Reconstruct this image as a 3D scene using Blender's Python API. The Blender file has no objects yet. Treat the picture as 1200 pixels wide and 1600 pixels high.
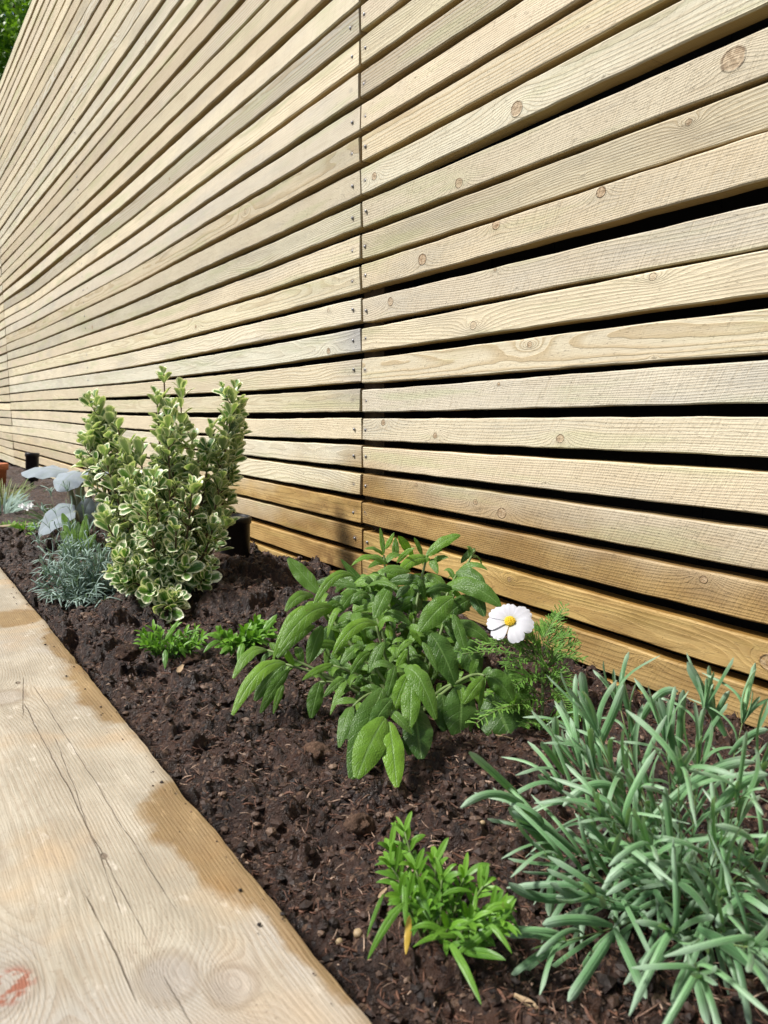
import bpy, math, random
import numpy as np
from mathutils import Vector, Matrix

R = math.radians
random.seed(7); np.random.seed(7)
scn = bpy.context.scene
COL = scn.collection

# ------------------------------------------------------------------ camera
# world: +Y runs along the fence, +X points at the fence, +Z up, soil near z = 0
CZ = 0.40
F, PITCH, YAW = 1155.0, R(8.0), R(34.5)
FW = Vector((math.sin(YAW)*math.cos(PITCH), math.cos(YAW)*math.cos(PITCH), -math.sin(PITCH)))
RT = Vector((math.cos(YAW), -math.sin(YAW), 0)); UP = RT.cross(FW)
CAM = Vector((0, 0, CZ))
cd = bpy.data.cameras.new('camera'); cam = bpy.data.objects.new('camera', cd); COL.objects.link(cam)
cam.location = CAM
cam.rotation_euler = Matrix((RT, UP, -FW)).transposed().to_euler()
cd.sensor_fit = 'VERTICAL'; cd.sensor_height = 36; cd.lens = F/1600*36
cd.clip_start = 0.02; cd.clip_end = 400
cd.dof.use_dof = True; cd.dof.focus_distance = 1.15; cd.dof.aperture_fstop = 12.5
scn.camera = cam

# ------------------------------------------------------------------ light
SUN_EL, SUN_AZ = R(52), R(300)        # azimuth clockwise from +Y: high on the left, a little ahead of the camera
w = bpy.data.worlds.new('World'); scn.world = w; w.use_nodes = True
wn = w.node_tree; wn.nodes.clear()
sky = wn.nodes.new('ShaderNodeTexSky'); sky.sky_type = 'NISHITA'; sky.sun_disc = False
sky.sun_elevation = SUN_EL; sky.sun_rotation = SUN_AZ; sky.dust_density = 3.0; sky.air_density = 1.0
bg = wn.nodes.new('ShaderNodeBackground'); bg.inputs['Strength'].default_value = 0.068
wo = wn.nodes.new('ShaderNodeOutputWorld')
wn.links.new(sky.outputs[0], bg.inputs['Color']); wn.links.new(bg.outputs[0], wo.inputs['Surface'])
sl = bpy.data.lights.new('sun', 'SUN'); sl.energy = 4.2; sl.angle = R(7); sl.color = (1.0, 0.965, 0.925)
so = bpy.data.objects.new('sun', sl); COL.objects.link(so)
sd = Vector((math.sin(SUN_AZ)*math.cos(SUN_EL), math.cos(SUN_AZ)*math.cos(SUN_EL), math.sin(SUN_EL)))
so.rotation_euler = sd.to_track_quat('Z', 'Y').to_euler()
scn.view_settings.view_transform = 'Standard'; scn.view_settings.look = 'None'
scn.view_settings.exposure = 0.53; scn.view_settings.gamma = 1.0

# ------------------------------------------------------------------ projection helpers (photo pixel -> place)
def ray(px, py): return FW*F + RT*(px-600) - UP*(py-800)
def at(px, py, d): return CAM + ray(px, py)*(d/F)                 # point at depth d along the optical axis
def on_fence(px, py, D=0.85): r = ray(px, py); return CAM + r*(D/r.x)
def on_level(px, py, z): r = ray(px, py); return CAM + r*((z-CZ)/r.z)

# ------------------------------------------------------------------ object helpers
ORG = {}
def tag(o, label=None, cat=None, group=None, kind=None):
    if label: o['label'] = label
    if cat: o['category'] = cat
    if group: o['group'] = group
    if kind: o['kind'] = kind
    return o
def thing(name, loc, label, cat, group=None, rz=0.0):
    o = bpy.data.objects.new(name, None); o.empty_display_size = 0.05
    o.location = loc; COL.objects.link(o); ORG[o.name] = Vector(loc)
    return tag(o, label, cat, group)

class MB:
    def __init__(s): s.v = []; s.f = []; s.luv = []; s.tone = []
    def add(s, verts, faces, luv=None, tone=0.5):
        n = len(s.v); s.v.extend(verts); s.f.extend([tuple(i+n for i in f) for f in faces])
        s.luv.extend(luv if luv else [(0, 0, 0)]*len(verts)); s.tone.extend([tone]*len(verts))
    def build(s, name, mat, parent=None, smooth=True, origin=None):
        org = ORG[parent.name] if parent is not None else (Vector(origin) if origin is not None else Vector((0, 0, 0)))
        me = bpy.data.meshes.new(name)
        ox, oy, oz = org
        me.from_pydata([(p[0]-ox, p[1]-oy, p[2]-oz) for p in s.v], [], s.f)
        a = me.attributes.new('luv', 'FLOAT_VECTOR', 'POINT'); a.data.foreach_set('vector', np.array(s.luv, 'f').ravel())
        a = me.attributes.new('tone', 'FLOAT', 'POINT'); a.data.foreach_set('value', np.array(s.tone, 'f'))
        if smooth: me.polygons.foreach_set('use_smooth', [True]*len(me.polygons))
        me.materials.append(mat); me.update()
        o = bpy.data.objects.new(name, me); COL.objects.link(o)
        if parent is not None: o.parent = parent
        else: o.location = org
        ORG[o.name] = org
        return o
    # -- a leaf along a centre line
    def leaf(s, P, W, nref, prof, nu=2, fold=0.15, rnd=None, tone=0.5, wav=0.0, curl=0.0):
        rnd = random.random() if rnd is None else rnd
        n = len(P); V = []; L = []; Fc = []
        ph = random.uniform(0, 6.28)
        for i, p in enumerate(P):
            t = (P[min(i+1, n-1)] - P[max(i-1, 0)])
            t = t.normalized() if t.length > 1e-9 else Vector((0, 0, 1))
            sd_ = t.cross(nref); sd_ = sd_.normalized() if sd_.length > 1e-6 else t.orthogonal().normalized()
            nn = sd_.cross(t).normalized()
            v = i/(n-1); hw = W*0.5*prof(v)
            for j in range(-nu, nu+1):
                u = j/nu
                up_ = fold*abs(u)*hw + curl*u*u*hw + wav*hw*abs(u)*math.sin(v*17+ph+(2 if j > 0 else 0))
                V.append(p + sd_*(u*hw) + nn*up_); L.append((u, v, rnd))
        m = 2*nu+1
        for i in range(n-1):
            for j in range(m-1):
                a = i*m+j; Fc.append((a, a+1, a+m+1, a+m))
        s.add(V, Fc, L, tone)
    def tube(s, P, rad, sides=6, tone=0.5, cap=True):
        n = len(P); V = []; L = []; Fc = []
        ref = Vector((0.3, 0.2, 1)).normalized()
        for i, p in enumerate(P):
            t = (P[min(i+1, n-1)] - P[max(i-1, 0)]).normalized()
            a = t.cross(ref); a = a.normalized() if a.length > 1e-3 else t.orthogonal().normalized()
            b = t.cross(a); r = rad[i] if hasattr(rad, '__len__') else rad
            for k in range(sides):
                th = 6.28318*k/sides
                V.append(p + a*(r*math.cos(th)) + b*(r*math.sin(th))); L.append((k/sides, i/(n-1), 0.5))
        for i in range(n-1):
            for k in range(sides):
                k2 = (k+1) % sides; Fc.append((i*sides+k, i*sides+k2, (i+1)*sides+k2, (i+1)*sides+k))
        if cap: Fc.append(tuple(range(sides))[::-1]); Fc.append(tuple((n-1)*sides+k for k in range(sides)))
        s.add(V, Fc, L, tone)
    def lathe(s, base, axis, prof, seg=28, tone=0.5):
        axis = axis.normalized(); a = axis.orthogonal().normalized(); b = axis.cross(a); V = []; L = []; Fc = []
        for i, (r, h) in enumerate(prof):
            for k in range(seg):
                th = 6.28318*k/seg; V.append(base + axis*h + a*(r*math.cos(th)) + b*(r*math.sin(th))); L.append((k/seg, i/len(prof), .5))
        for i in range(len(prof)-1):
            for k in range(seg):
                k2 = (k+1) % seg; Fc.append((i*seg+k, i*seg+k2, (i+1)*seg+k2, (i+1)*seg+k))
        s.add(V, Fc, L, tone)
    def box(s, lo, hi, ch=0.0):
        x0, y0, z0 = lo; x1, y1, z1 = hi
        V = [Vector(p) for p in ((x0,y0,z0),(x1,y0,z0),(x1,y1,z0),(x0,y1,z0),(x0,y0,z1),(x1,y0,z1),(x1,y1,z1),(x0,y1,z1))]
        s.add(V, [(0,3,2,1),(4,5,6,7),(0,1,5,4),(1,2,6,5),(2,3,7,6),(3,0,4,7)])

def bez(a, b, c, n):
    return [a*((1-t)**2) + b*(2*t*(1-t)) + c*(t*t) for t in [i/(n-1) for i in range(n)]]
def ell(v): return max(0.03, math.sin(math.pi*min(1, v*0.94+0.03))**0.7)
def ovate(v): return max(0.03, (math.sin(math.pi*v**0.75))**0.8)            # widest near the base
def obov(v): return 0.10 if v < 0.05 else max(0.06, math.sin(math.pi*min(1.0, (v**1.35)*0.96+0.0))**0.75)
def lance(v): return max(0.05, math.sin(math.pi*v**0.9)**0.6*(1-0.25*v))
def linear(v): return max(0.12, min(1.0, 0.45+v*2.2, (1-v)*8+0.22))
def rv(s=1.0): return Vector((random.uniform(-s, s), random.uniform(-s, s), random.uniform(-s, s)))

# ------------------------------------------------------------------ node helpers
def new_mat(name):
    m = bpy.data.materials.new(name); m.use_nodes = True; nt = m.node_tree; nt.nodes.clear()
    return m, nt
class G:
    """tiny expression helper over a node tree"""
    def __init__(s, nt): s.nt = nt
    def n(s, t, **kw):
        nd = s.nt.nodes.new(t)
        for k, v in kw.items(): setattr(nd, k, v)
        return nd
    def put(s, sock, v):
        if isinstance(v, bpy.types.NodeSocket): s.nt.links.new(v, sock)
        elif v is not None:
            if sock.type == 'RGBA' and len(v) == 3: v = (*v, 1)
            sock.default_value = v
    def m(s, op, a, b=None, c=None, clamp=False):
        nd = s.n('ShaderNodeMath', operation=op, use_clamp=clamp)
        s.put(nd.inputs[0], a)
        if b is not None: s.put(nd.inputs[1], b)
        if c is not None: s.put(nd.inputs[2], c)
        return nd.outputs[0]
    def vm(s, op, a, b=None):
        nd = s.n('ShaderNodeVectorMath', operation=op); s.put(nd.inputs[0], a)
        if b is not None: s.put(nd.inputs[1], b)
        return nd.outputs['Value'] if op in ('LENGTH', 'DOT_PRODUCT', 'DISTANCE') else nd.outputs[0]
    def attr(s, name): return s.n('ShaderNodeAttribute', attribute_name=name)
    def sep(s, v): nd = s.n('ShaderNodeSeparateXYZ'); s.put(nd.inputs[0], v); return nd.outputs[0], nd.outputs[1], nd.outputs[2]
    def comb(s, x, y, z):
        nd = s.n('ShaderNodeCombineXYZ'); s.put(nd.inputs[0], x); s.put(nd.inputs[1], y); s.put(nd.inputs[2], z); return nd.outputs[0]
    def noise(s, vec, scale, detail=3, rough=0.55, out=0):
        nd = s.n('ShaderNodeTexNoise'); s.put(nd.inputs['Vector'], vec); nd.inputs['Scale'].default_value = scale
        nd.inputs['Detail'].default_value = detail; nd.inputs['Roughness'].default_value = rough; return nd.outputs[out]
    def vor(s, vec, scale, feature='F1', out='Distance', rnd=1.0):
        nd = s.n('ShaderNodeTexVoronoi', feature=feature); s.put(nd.inputs['Vector'], vec); nd.inputs['Scale'].default_value = scale
        nd.inputs['Randomness'].default_value = rnd; return nd.outputs[out]
    def mr(s, v, a, b, c=0.0, d=1.0, sm=True):
        nd = s.n('ShaderNodeMapRange', interpolation_type='SMOOTHSTEP' if sm else 'LINEAR'); nd.clamp = True
        for i, x in enumerate((v, a, b, c, d)): s.put(nd.inputs[i], x)
        return nd.outputs[0]
    def mix(s, f, a, b, mode='MIX'):
        nd = s.n('ShaderNodeMix', data_type='RGBA', blend_type=mode)
        s.put(nd.inputs[0], f); s.put(nd.inputs[6], a); s.put(nd.inputs[7], b); return nd.outputs[2]
    def bump(s, h, strength, dist, nrm=None):
        nd = s.n('ShaderNodeBump'); nd.inputs['Strength'].default_value = strength; nd.inputs['Distance'].default_value = dist
        s.put(nd.inputs['Height'], h)
        if nrm is not None: s.put(nd.inputs['Normal'], nrm)
        return nd.outputs[0]
    def out(s, col, rough=0.6, nrm=None, spec=0.5, trans=0.0, tcol=None, metal=0.0, coat=0.0, sheen=0.0):
        p = s.n('ShaderNodeBsdfPrincipled'); s.put(p.inputs['Base Color'], col); s.put(p.inputs['Roughness'], rough)
        s.put(p.inputs['Specular IOR Level'], spec); s.put(p.inputs['Metallic'], metal)
        p.inputs['Coat Weight'].default_value = coat; p.inputs['Sheen Weight'].default_value = sheen
        if nrm is not None: s.put(p.inputs['Normal'], nrm)
        sh = p.outputs[0]
        if trans > 0:
            t = s.n('ShaderNodeBsdfTranslucent'); s.put(t.inputs['Color'], tcol if tcol is not None else col)
            if nrm is not None: s.put(t.inputs['Normal'], nrm)
            mx = s.n('ShaderNodeMixShader'); mx.inputs[0].default_value = trans
            s.nt.links.new(sh, mx.inputs[1]); s.nt.links.new(t.outputs[0], mx.inputs[2]); sh = mx.outputs[0]
        o = s.n('ShaderNodeOutputMaterial'); s.nt.links.new(sh, o.inputs['Surface'])

# ------------------------------------------------------------------ materials
def mat_slat():
    m, nt = new_mat('treated_softwood'); g = G(nt)
    wc = g.attr('wc').outputs['Vector']; sr = g.attr('slat').outputs['Vector']
    u, v, d = g.sep(wc); r1, r2, r3 = g.sep(sr)
    off = g.comb(g.m('MULTIPLY', r1, 91.0), g.m('MULTIPLY', r2, 57.0), g.m('MULTIPLY', r3, 33.0))
    base = g.vm('ADD', wc, off)
    bx, by, bz = g.sep(base)
    lw = g.noise(g.comb(g.m('MULTIPLY', bx, 1.6), g.m('MULTIPLY', by, 9.0), g.m('MULTIPLY', bz, 9.0)), 1.0, 2.0)
    lw = g.m('SUBTRACT', lw, 0.5)
    lw2 = g.m('SUBTRACT', g.noise(g.comb(g.m('MULTIPLY', bx, 14.0), g.m('MULTIPLY', by, 40.0), bz), 1.0, 2.0), 0.5)
    # pith axis below/behind each slat
    vv = g.m('ADD', g.m('SUBTRACT', v, g.m('MULTIPLY_ADD', r2, 0.16, -0.08)), g.m('MULTIPLY', lw, 0.055))
    dd = g.m('ADD', g.m('MULTIPLY_ADD', r3, 0.05, 0.012), g.m('ADD', d, g.m('MULTIPLY', lw, 0.03)))
    rr = g.m('SQRT', g.m('ADD', g.m('MULTIPLY', vv, vv), g.m('MULTIPLY', dd, dd)))
    ring = g.m('MULTIPLY', rr, g.m('MULTIPLY_ADD', r1, 180.0, 190.0))
    ring = g.m('ADD', ring, g.m('MULTIPLY', lw2, 0.7))
    kn_mask = None; kn_rim = None
    for nm in ('kna', 'knb', 'knc'):
        ku, kv, kr = g.sep(g.attr(nm).outputs['Vector'])
        du = g.m('DIVIDE', g.m('SUBTRACT', u, ku), g.m('MULTIPLY', kr, 1.15)); dv = g.m('DIVIDE', g.m('SUBTRACT', v, kv), kr)
        d2 = g.m('ADD', g.m('MULTIPLY', du, du), g.m('MULTIPLY', dv, dv))
        duw = g.m('MULTIPLY', du, 0.45)
        d2w = g.m('ADD', g.m('MULTIPLY', duw, duw), g.m('MULTIPLY', dv, dv))
        ring = g.m('ADD', ring, g.m('DIVIDE', 5.5, g.m('MULTIPLY_ADD', d2w, 0.5, 1.0)))
        dist = g.m('ADD', g.m('SQRT', d2), g.m('MULTIPLY', lw2, 0.35))
        mk = g.mr(dist, 1.05, 0.85); rim = g.m('MULTIPLY', g.mr(dist, 0.78, 0.97), g.mr(dist, 1.16, 0.99))
        kn_mask = mk if kn_mask is None else g.m('MAXIMUM', kn_mask, mk)
        kn_rim = rim if kn_rim is None else g.m('MAXIMUM', kn_rim, rim)
    fr = g.m('FRACT', ring)
    late = g.m('MULTIPLY', g.mr(fr, 0.35, 0.9), g.mr(fr, 1.0, 0.93))
    fib = g.noise(g.comb(g.m('MULTIPLY', bx, 22.0), g.m('MULTIPLY', by, 1100.0), g.m('MULTIPLY', bz, 1100.0)), 1.0, 3.0)
    fib2 = g.noise(g.comb(g.m('MULTIPLY', bx, 6.0), g.m('MULTIPLY', by, 260.0), g.m('MULTIPLY', bz, 260.0)), 1.0, 3.0)
    mot = g.noise(g.comb(g.m('MULTIPLY', bx, 5.0), g.m('MULTIPLY', by, 18.0), bz), 1.0, 3.0, 0.6)
    saw = g.noise(g.comb(g.m('ADD', g.m('MULTIPLY', bx, 330.0), g.m('MULTIPLY', by, 160.0)), g.m('MULTIPLY', by, 14.0), bz), 1.0, 2.0)
    # slat base tint
    c = g.mix(g.mr(r1, 0.1, 0.9), (0.75, 0.67, 0.505), (0.70, 0.665, 0.52))
    c = g.mix(g.m('MULTIPLY', g.mr(r2, 0.55, 0.95), 0.8), c, (0.58, 0.50, 0.385))
    c = g.mix(g.m('MULTIPLY', g.mr(r3, 0.6, 0.98), 0.7), c, (0.50, 0.45, 0.36))
    c = g.mix(g.m('MULTIPLY', g.mr(g.noise(g.vm('MULTIPLY', base, (2.5, 11.0, 1.0)), 1.0, 4.0, 0.6), 0.48, 0.70), 0.6), c, (0.46, 0.44, 0.38))
    c = g.mix(g.m('MULTIPLY', g.mr(mot, 0.45, 0.75), 0.45), c, (0.55, 0.47, 0.35))
    c = g.mix(g.m('MULTIPLY', g.mr(mot, 0.5, 0.25), 0.35), c, (0.76, 0.68, 0.52))
    c = g.mix(g.m('MULTIPLY', late, g.m('MULTIPLY_ADD', g.m('POWER', r3, 2.5), 0.5, 0.18)), c, (0.36, 0.26, 0.13))
    c = g.mix(g.m('MULTIPLY', g.mr(fib, 0.45, 0.8), 0.45), c, (0.38, 0.30, 0.19))
    c = g.mix(g.m('MULTIPLY', g.mr(fib2, 0.48, 0.8), 0.4), c, (0.42, 0.35, 0.24))
    pit = g.noise(g.comb(g.m('MULTIPLY', bx, 90.0), g.m('MULTIPLY', by, 520.0), bz), 1.0, 4.0, 0.7)
    c = g.mix(g.m('MULTIPLY', g.mr(pit, 0.60, 0.72), g.mr(mot, 0.35, 0.65, 0.15, 0.7)), c, (0.30, 0.24, 0.16))
    grn = g.noise(g.comb(g.m('MULTIPLY', bx, 3.0), g.m('MULTIPLY', by, 30.0), g.m('ADD', bz, 7.0)), 1.0, 3.0)
    c = g.mix(g.m('MULTIPLY', g.mr(grn, 0.50, 0.72), 0.6), c, (0.47, 0.47, 0.29))
    c = g.mix(g.m('MULTIPLY', g.mr(saw, 0.56, 0.7), g.m('MULTIPLY', g.mr(r2, 0.3, 0.9), 0.4)), c, (0.45, 0.37, 0.25))
    # damp, orange boards close to the soil (world height), ragged upper limit
    pos = g.n('ShaderNodeNewGeometry').outputs['Position']; X, Y, Z = g.sep(pos)
    wet = g.m('ADD', Z, g.m('MULTIPLY', g.m('ADD', g.m('SUBTRACT', g.noise(pos, 3.2, 4.0), 0.5), g.m('SUBTRACT', r1, 0.5)), 0.22))
    seam = g.m('MULTIPLY', g.mr(g.m('ABSOLUTE', g.m('SUBTRACT', Y, 1.25)), 0.75, 0.0), 0.10)
    wetm = g.mr(g.m('SUBTRACT', wet, seam), 0.225, 0.10)
    wetm = g.m('MULTIPLY', wetm, g.mr(Y, 3.2, 1.9, 0.25, 1.0))
    c = g.mix(g.m('MULTIPLY', wetm, 0.9), c, g.mix(1.0, c, g.mix(g.mr(g.noise(g.vm('MULTIPLY', pos, (1.0, 1.0, 4.0)), 9.0, 4.0), 0.35, 0.65), (0.72, 0.52, 0.22), (0.50, 0.32, 0.10)), 'MULTIPLY'))
    deep = g.m('MULTIPLY', g.mr(g.m('ABSOLUTE', g.m('SUBTRACT', Y, 1.42)), 0.16, 0.03), g.mr(wet, 0.20, 0.08))
    c = g.mix(g.m('MULTIPLY', deep, g.mr(g.noise(pos, 22.0, 3.0), 0.42, 0.62, 0.1, 0.75)), c, (0.14, 0.07, 0.025))
    # grey-blue water stain at some board ends by the joint
    st = g.m('MULTIPLY', g.mr(g.m('SUBTRACT', Y, 1.32), 0.16, 0.0), g.m('GREATER_THAN', Y, 1.32))
    st = g.m('MULTIPLY', st, g.mr(g.m('ABSOLUTE', g.m('SUBTRACT', Z, 0.53)), 0.16, 0.05))
    st = g.m('MULTIPLY', st, g.mr(r1, 0.2, 0.6, 0.3, 1.0))
    c = g.mix(g.m('MULTIPLY', st, 0.65), c, (0.30, 0.29, 0.30))
    k1 = g.m('FRACT', g.m('MULTIPLY', r1, 7.13)); k2 = g.m('FRACT', g.m('MULTIPLY', r2, 5.71))
    c = g.mix(1.0, c, g.mix(k2, (1.02, 0.985, 0.89), (0.97, 1.0, 1.03)), 'MULTIPLY')
    lum = g.m('MULTIPLY_ADD', k1, 0.24, 0.86); c = g.mix(1.0, c, g.comb(lum, lum, lum), 'MULTIPLY')
    # knots
    kc = g.mix(g.mr(g.noise(base, 160.0, 2.0), 0.4, 0.6), (0.27, 0.17, 0.09), (0.48, 0.36, 0.23))
    c = g.mix(g.m('MULTIPLY', kn_mask, g.m('MULTIPLY_ADD', r1, 0.6, 0.3)), c, kc)
    c = g.mix(g.m('MULTIPLY', kn_rim, g.m('MULTIPLY', g.mr(g.noise(pos, 120.0, 2.0), 0.35, 0.6), g.m('MULTIPLY_ADD', r2, 0.6, 0.2))), c, (0.14, 0.08, 0.04))
    # rusty halo round the nails, and gap shade painted into the colour of faces behind the front
    halo = None
    for yn in (1.304, 1.352, 3.690):
        dy = g.m('SUBTRACT', Y, yn); q2 = g.m('ADD', g.m('MULTIPLY', g.m('MULTIPLY', dy, dy), 0.35), g.m('MULTIPLY', v, v))
        k = g.mr(g.m('SQRT', q2), 0.0065, 0.002); halo = k if halo is None else g.m('MAXIMUM', halo, k)
    c = g.mix(g.m('MULTIPLY', halo, g.m('MULTIPLY_ADD', r3, 0.5, 0.15)), c, (0.16, 0.13, 0.11))
    c = g.mix(g.m('MULTIPLY', g.mr(d, 0.0022, 0.006), 0.9), c, g.mix(1.0, c, (0.58, 0.47, 0.27), 'MULTIPLY'))  # painted shade: undersides, tops and backs darkened with depth
    h = g.m('ADD', g.m('MULTIPLY', late, -0.4), g.m('ADD', g.m('MULTIPLY', fib, 0.55), g.m('MULTIPLY', saw, g.mr(r2, 0.3, 0.9, 0.1, 0.9))))
    h = g.m('ADD', g.m('ADD', h, g.m('MULTIPLY', kn_rim, -1.0)), g.m('MULTIPLY', g.mr(pit, 0.58, 0.72), -0.8))
    g.out(c, g.m('SUBTRACT', 0.78, g.m('MULTIPLY', wetm, 0.2)), g.bump(h, 0.8, 0.0013), 0.25)
    return m

def mat_sleeper():
    m, nt = new_mat('weathered_sleeper'); g = G(nt)
    p = g.n('ShaderNodeNewGeometry').outputs['Position']; x, y, z = g.sep(p)
    lw = g.m('SUBTRACT', g.noise(g.comb(g.m('MULTIPLY', x, 7.0), g.m('MULTIPLY', y, 1.1), g.m('MULTIPLY', z, 7.0)), 1.0, 2.0), 0.5)
    lw2 = g.m('SUBTRACT', g.noise(p, 26.0, 3.0), 0.5)
    xx = g.m('ADD', g.m('SUBTRACT', x, 0.06), g.m('MULTIPLY', lw, 0.028))
    zz = g.m('ADD', g.m('SUBTRACT', z, 0.035), g.m('MULTIPLY', lw, 0.02))
    rr = g.m('SQRT', g.m('ADD', g.m('MULTIPLY', xx, xx), g.m('MULTIPLY', zz, zz)))
    ring = g.m('ADD', g.m('MULTIPLY', rr, 360.0), g.m('MULTIPLY', lw2, 0.9))
    TOPZ = 0.06
    kmask = None; krim = None
    for (px, py, kr) in ((262, 1528, 0.017), (362, 1540, 0.014), (10, 1545, 0.016), (10, 1090, 0.02)):
        q = on_level(px, py, TOPZ)
        du = g.m('DIVIDE', g.m('SUBTRACT', x, q.x), kr); dv = g.m('DIVIDE', g.m('SUBTRACT', y, q.y), kr*1.25)
        d2 = g.m('ADD', g.m('MULTIPLY', du, du), g.m('MULTIPLY', dv, dv))
        dvw = g.m('MULTIPLY', dv, 0.6)
        d2w = g.m('ADD', g.m('MULTIPLY', du, du), g.m('MULTIPLY', dvw, dvw))
        ring = g.m('ADD', ring, g.m('DIVIDE', 11.0, g.m('MULTIPLY_ADD', d2w, 0.9, 1.0)))
        ds = g.m('ADD', g.m('SQRT', d2), g.m('MULTIPLY', lw2, 0.5))
        mk = g.mr(ds, 1.1, 0.7); rm = g.m('MULTIPLY', g.mr(ds, 0.7, 1.0), g.mr(ds, 1.35, 1.05))
        kmask = mk if kmask is None else g.m('MAXIMUM', kmask, mk); krim = rm if krim is None else g.m('MAXIMUM', krim, rm)
    fr = g.m('FRACT', ring); late = g.m('MULTIPLY', g.mr(fr, 0.25, 0.85), g.mr(fr, 1.0, 0.9))
    fib = g.noise(g.comb(g.m('MULTIPLY', x, 900.0), g.m('MULTIPLY', y, 30.0), g.m('MULTIPLY', z, 900.0)), 1.0, 4.0)
    mot = g.noise(g.comb(g.m('MULTIPLY', x, 22.0), g.m('MULTIPLY', y, 9.0), z), 1.0, 4.0, 0.62)
    spk = g.noise(p, 420.0, 3.0)
    c = g.mix(g.mr(mot, 0.3, 0.7), (0.46, 0.415, 0.325), (0.32, 0.283, 0.215))
    c = g.mix(g.mr(g.noise(p, 9.0, 3.0), 0.5, 0.72), c, (0.44, 0.34, 0.22))
    c = g.mix(g.m('MULTIPLY', g.mr(g.noise(g.vm('ADD', p, (3, 1, 2)), 6.0, 3.0), 0.52, 0.7), 0.6), c, (0.38, 0.36, 0.33))
    c = g.mix(g.m('MULTIPLY', late, g.mr(g.noise(p, 12.0, 3.0), 0.3, 0.7, 0.12, 0.42)), c, (0.24, 0.175, 0.11))
    c = g.mix(g.m('MULTIPLY', g.mr(fib, 0.45, 0.8), 0.35), c, (0.34, 0.26, 0.17))
    c = g.mix(g.m('MULTIPLY', g.mr(spk, 0.60, 0.72), 0.6), c, (0.22, 0.17, 0.12))
    sawl = g.noise(g.comb(g.m('MULTIPLY', x, 30.0), g.m('ADD', g.m('MULTIPLY', y, 420.0), g.m('MULTIPLY', x, 90.0)), z), 1.0, 3.0, 0.6)
    c = g.mix(g.m('MULTIPLY', g.mr(sawl, 0.52, 0.75), 0.35), c, (0.36, 0.29, 0.21))
    rag = g.noise(g.comb(g.m('MULTIPLY', x, 60.0), g.m('MULTIPLY', y, 22.0), z), 1.0, 5.0, 0.7)
    c = g.mix(g.m('MULTIPLY', g.mr(rag, 0.55, 0.7), 0.5), c, (0.31, 0.25, 0.185))
    c = g.mix(g.m('MULTIPLY', g.mr(rag, 0.42, 0.3), 0.5), c, (0.68, 0.62, 0.52))
    # damp ochre patches along the soil-side edge
    wet = None
    nz = g.m('MULTIPLY', g.m('SUBTRACT', g.noise(p, 30.0, 4.0), 0.5), 0.9)
    for (px, py, rx, ry) in ((155, 1075, 0.040, 0.17), (100, 1010, 0.03, 0.12), (290, 1275, 0.042, 0.075), (320, 1330, 0.028, 0.09), (20, 965, 0.06, 0.06), (430, 1420, 0.018, 0.12)):
        q = on_level(px, py, TOPZ); du = g.m('DIVIDE', g.m('SUBTRACT', x, q.x+0.006), rx); dv = g.m('DIVIDE', g.m('SUBTRACT', y, q.y), ry)
        dd = g.m('ADD', g.m('SQRT', g.m('ADD', g.m('MULTIPLY', du, du), g.m('MULTIPLY', dv, dv))), nz)
        k = g.mr(dd, 1.05, 0.72); wet = k if wet is None else g.m('MAXIMUM', wet, k)
    edge = g.mr(g.m('ADD', x, g.m('MULTIPLY', nz, 0.01)), 0.188, 0.207)
    wet = g.m('MAXIMUM', wet, g.m('MULTIPLY', edge, 0.5))
    c = g.mix(g.m('MULTIPLY', wet, 0.85), c, g.mix(1.0, c, (0.60, 0.42, 0.19), 'MULTIPLY'))
    c = g.mix(g.m('MULTIPLY', kmask, 0.45), c, g.mix(g.mr(mot, 0.4, 0.6), (0.24, 0.205, 0.175), (0.42, 0.37, 0.31)))
    c = g.mix(g.m('MULTIPLY', krim, 0.35), c, (0.20, 0.15, 0.10))
    # reddish resin knot low left
    q = on_level(8, 1545, TOPZ); dd = g.vm('DISTANCE', p, (q.x, q.y, TOPZ))
    c = g.mix(g.m('MULTIPLY', g.mr(g.m('ADD', dd, g.m('MULTIPLY', nz, 0.012)), 0.019, 0.012), g.mr(g.noise(p, 90.0, 3.0), 0.42, 0.55)), c, (0.26, 0.10, 0.06))
    # drying cracks: thin wandering lines along the grain
    crack = None
    wob = g.m('MULTIPLY', g.m('SUBTRACT', g.noise(g.comb(0.0, g.m('MULTIPLY', y, 14.0), 0.0), 1.0, 4.0), 0.5), 0.006)
    for (a, b, wd) in (((38, 1100), (160, 1335), 0.0008), ((160, 1335), (228, 1465), 0.0006), ((55, 1075), (270, 1415), 0.0006),
                       ((262, 1530), (300, 1598), 0.0009), ((135, 1400), (215, 1560), 0.0009), ((85, 1150), (190, 1430), 0.0005), ((37, 1060), (36, 1120), 0.0008)):
        A = on_level(*a, TOPZ); B = on_level(*b, TOPZ)
        y0, y1 = min(A.y, B.y), max(A.y, B.y); k = (B.x-A.x)/(B.y-A.y)
        xc = g.m('ADD', g.m('MULTIPLY_ADD', y, k, A.x-k*A.y), wob)
        t = g.m('MULTIPLY', g.mr(g.m('ABSOLUTE', g.m('SUBTRACT', x, xc)), wd*0.95, wd*0.25), g.mr(g.noise(p, 35.0, 2.0), 0.3, 0.6, 0.25, 1.0))
        t = g.m('MULTIPLY', t, g.m('MULTIPLY', g.mr(y, y0-0.01, y0+0.02), g.mr(y, y1+0.01, y1-0.02)))
        crack = t if crack is None else g.m('MAXIMUM', crack, t)
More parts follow.
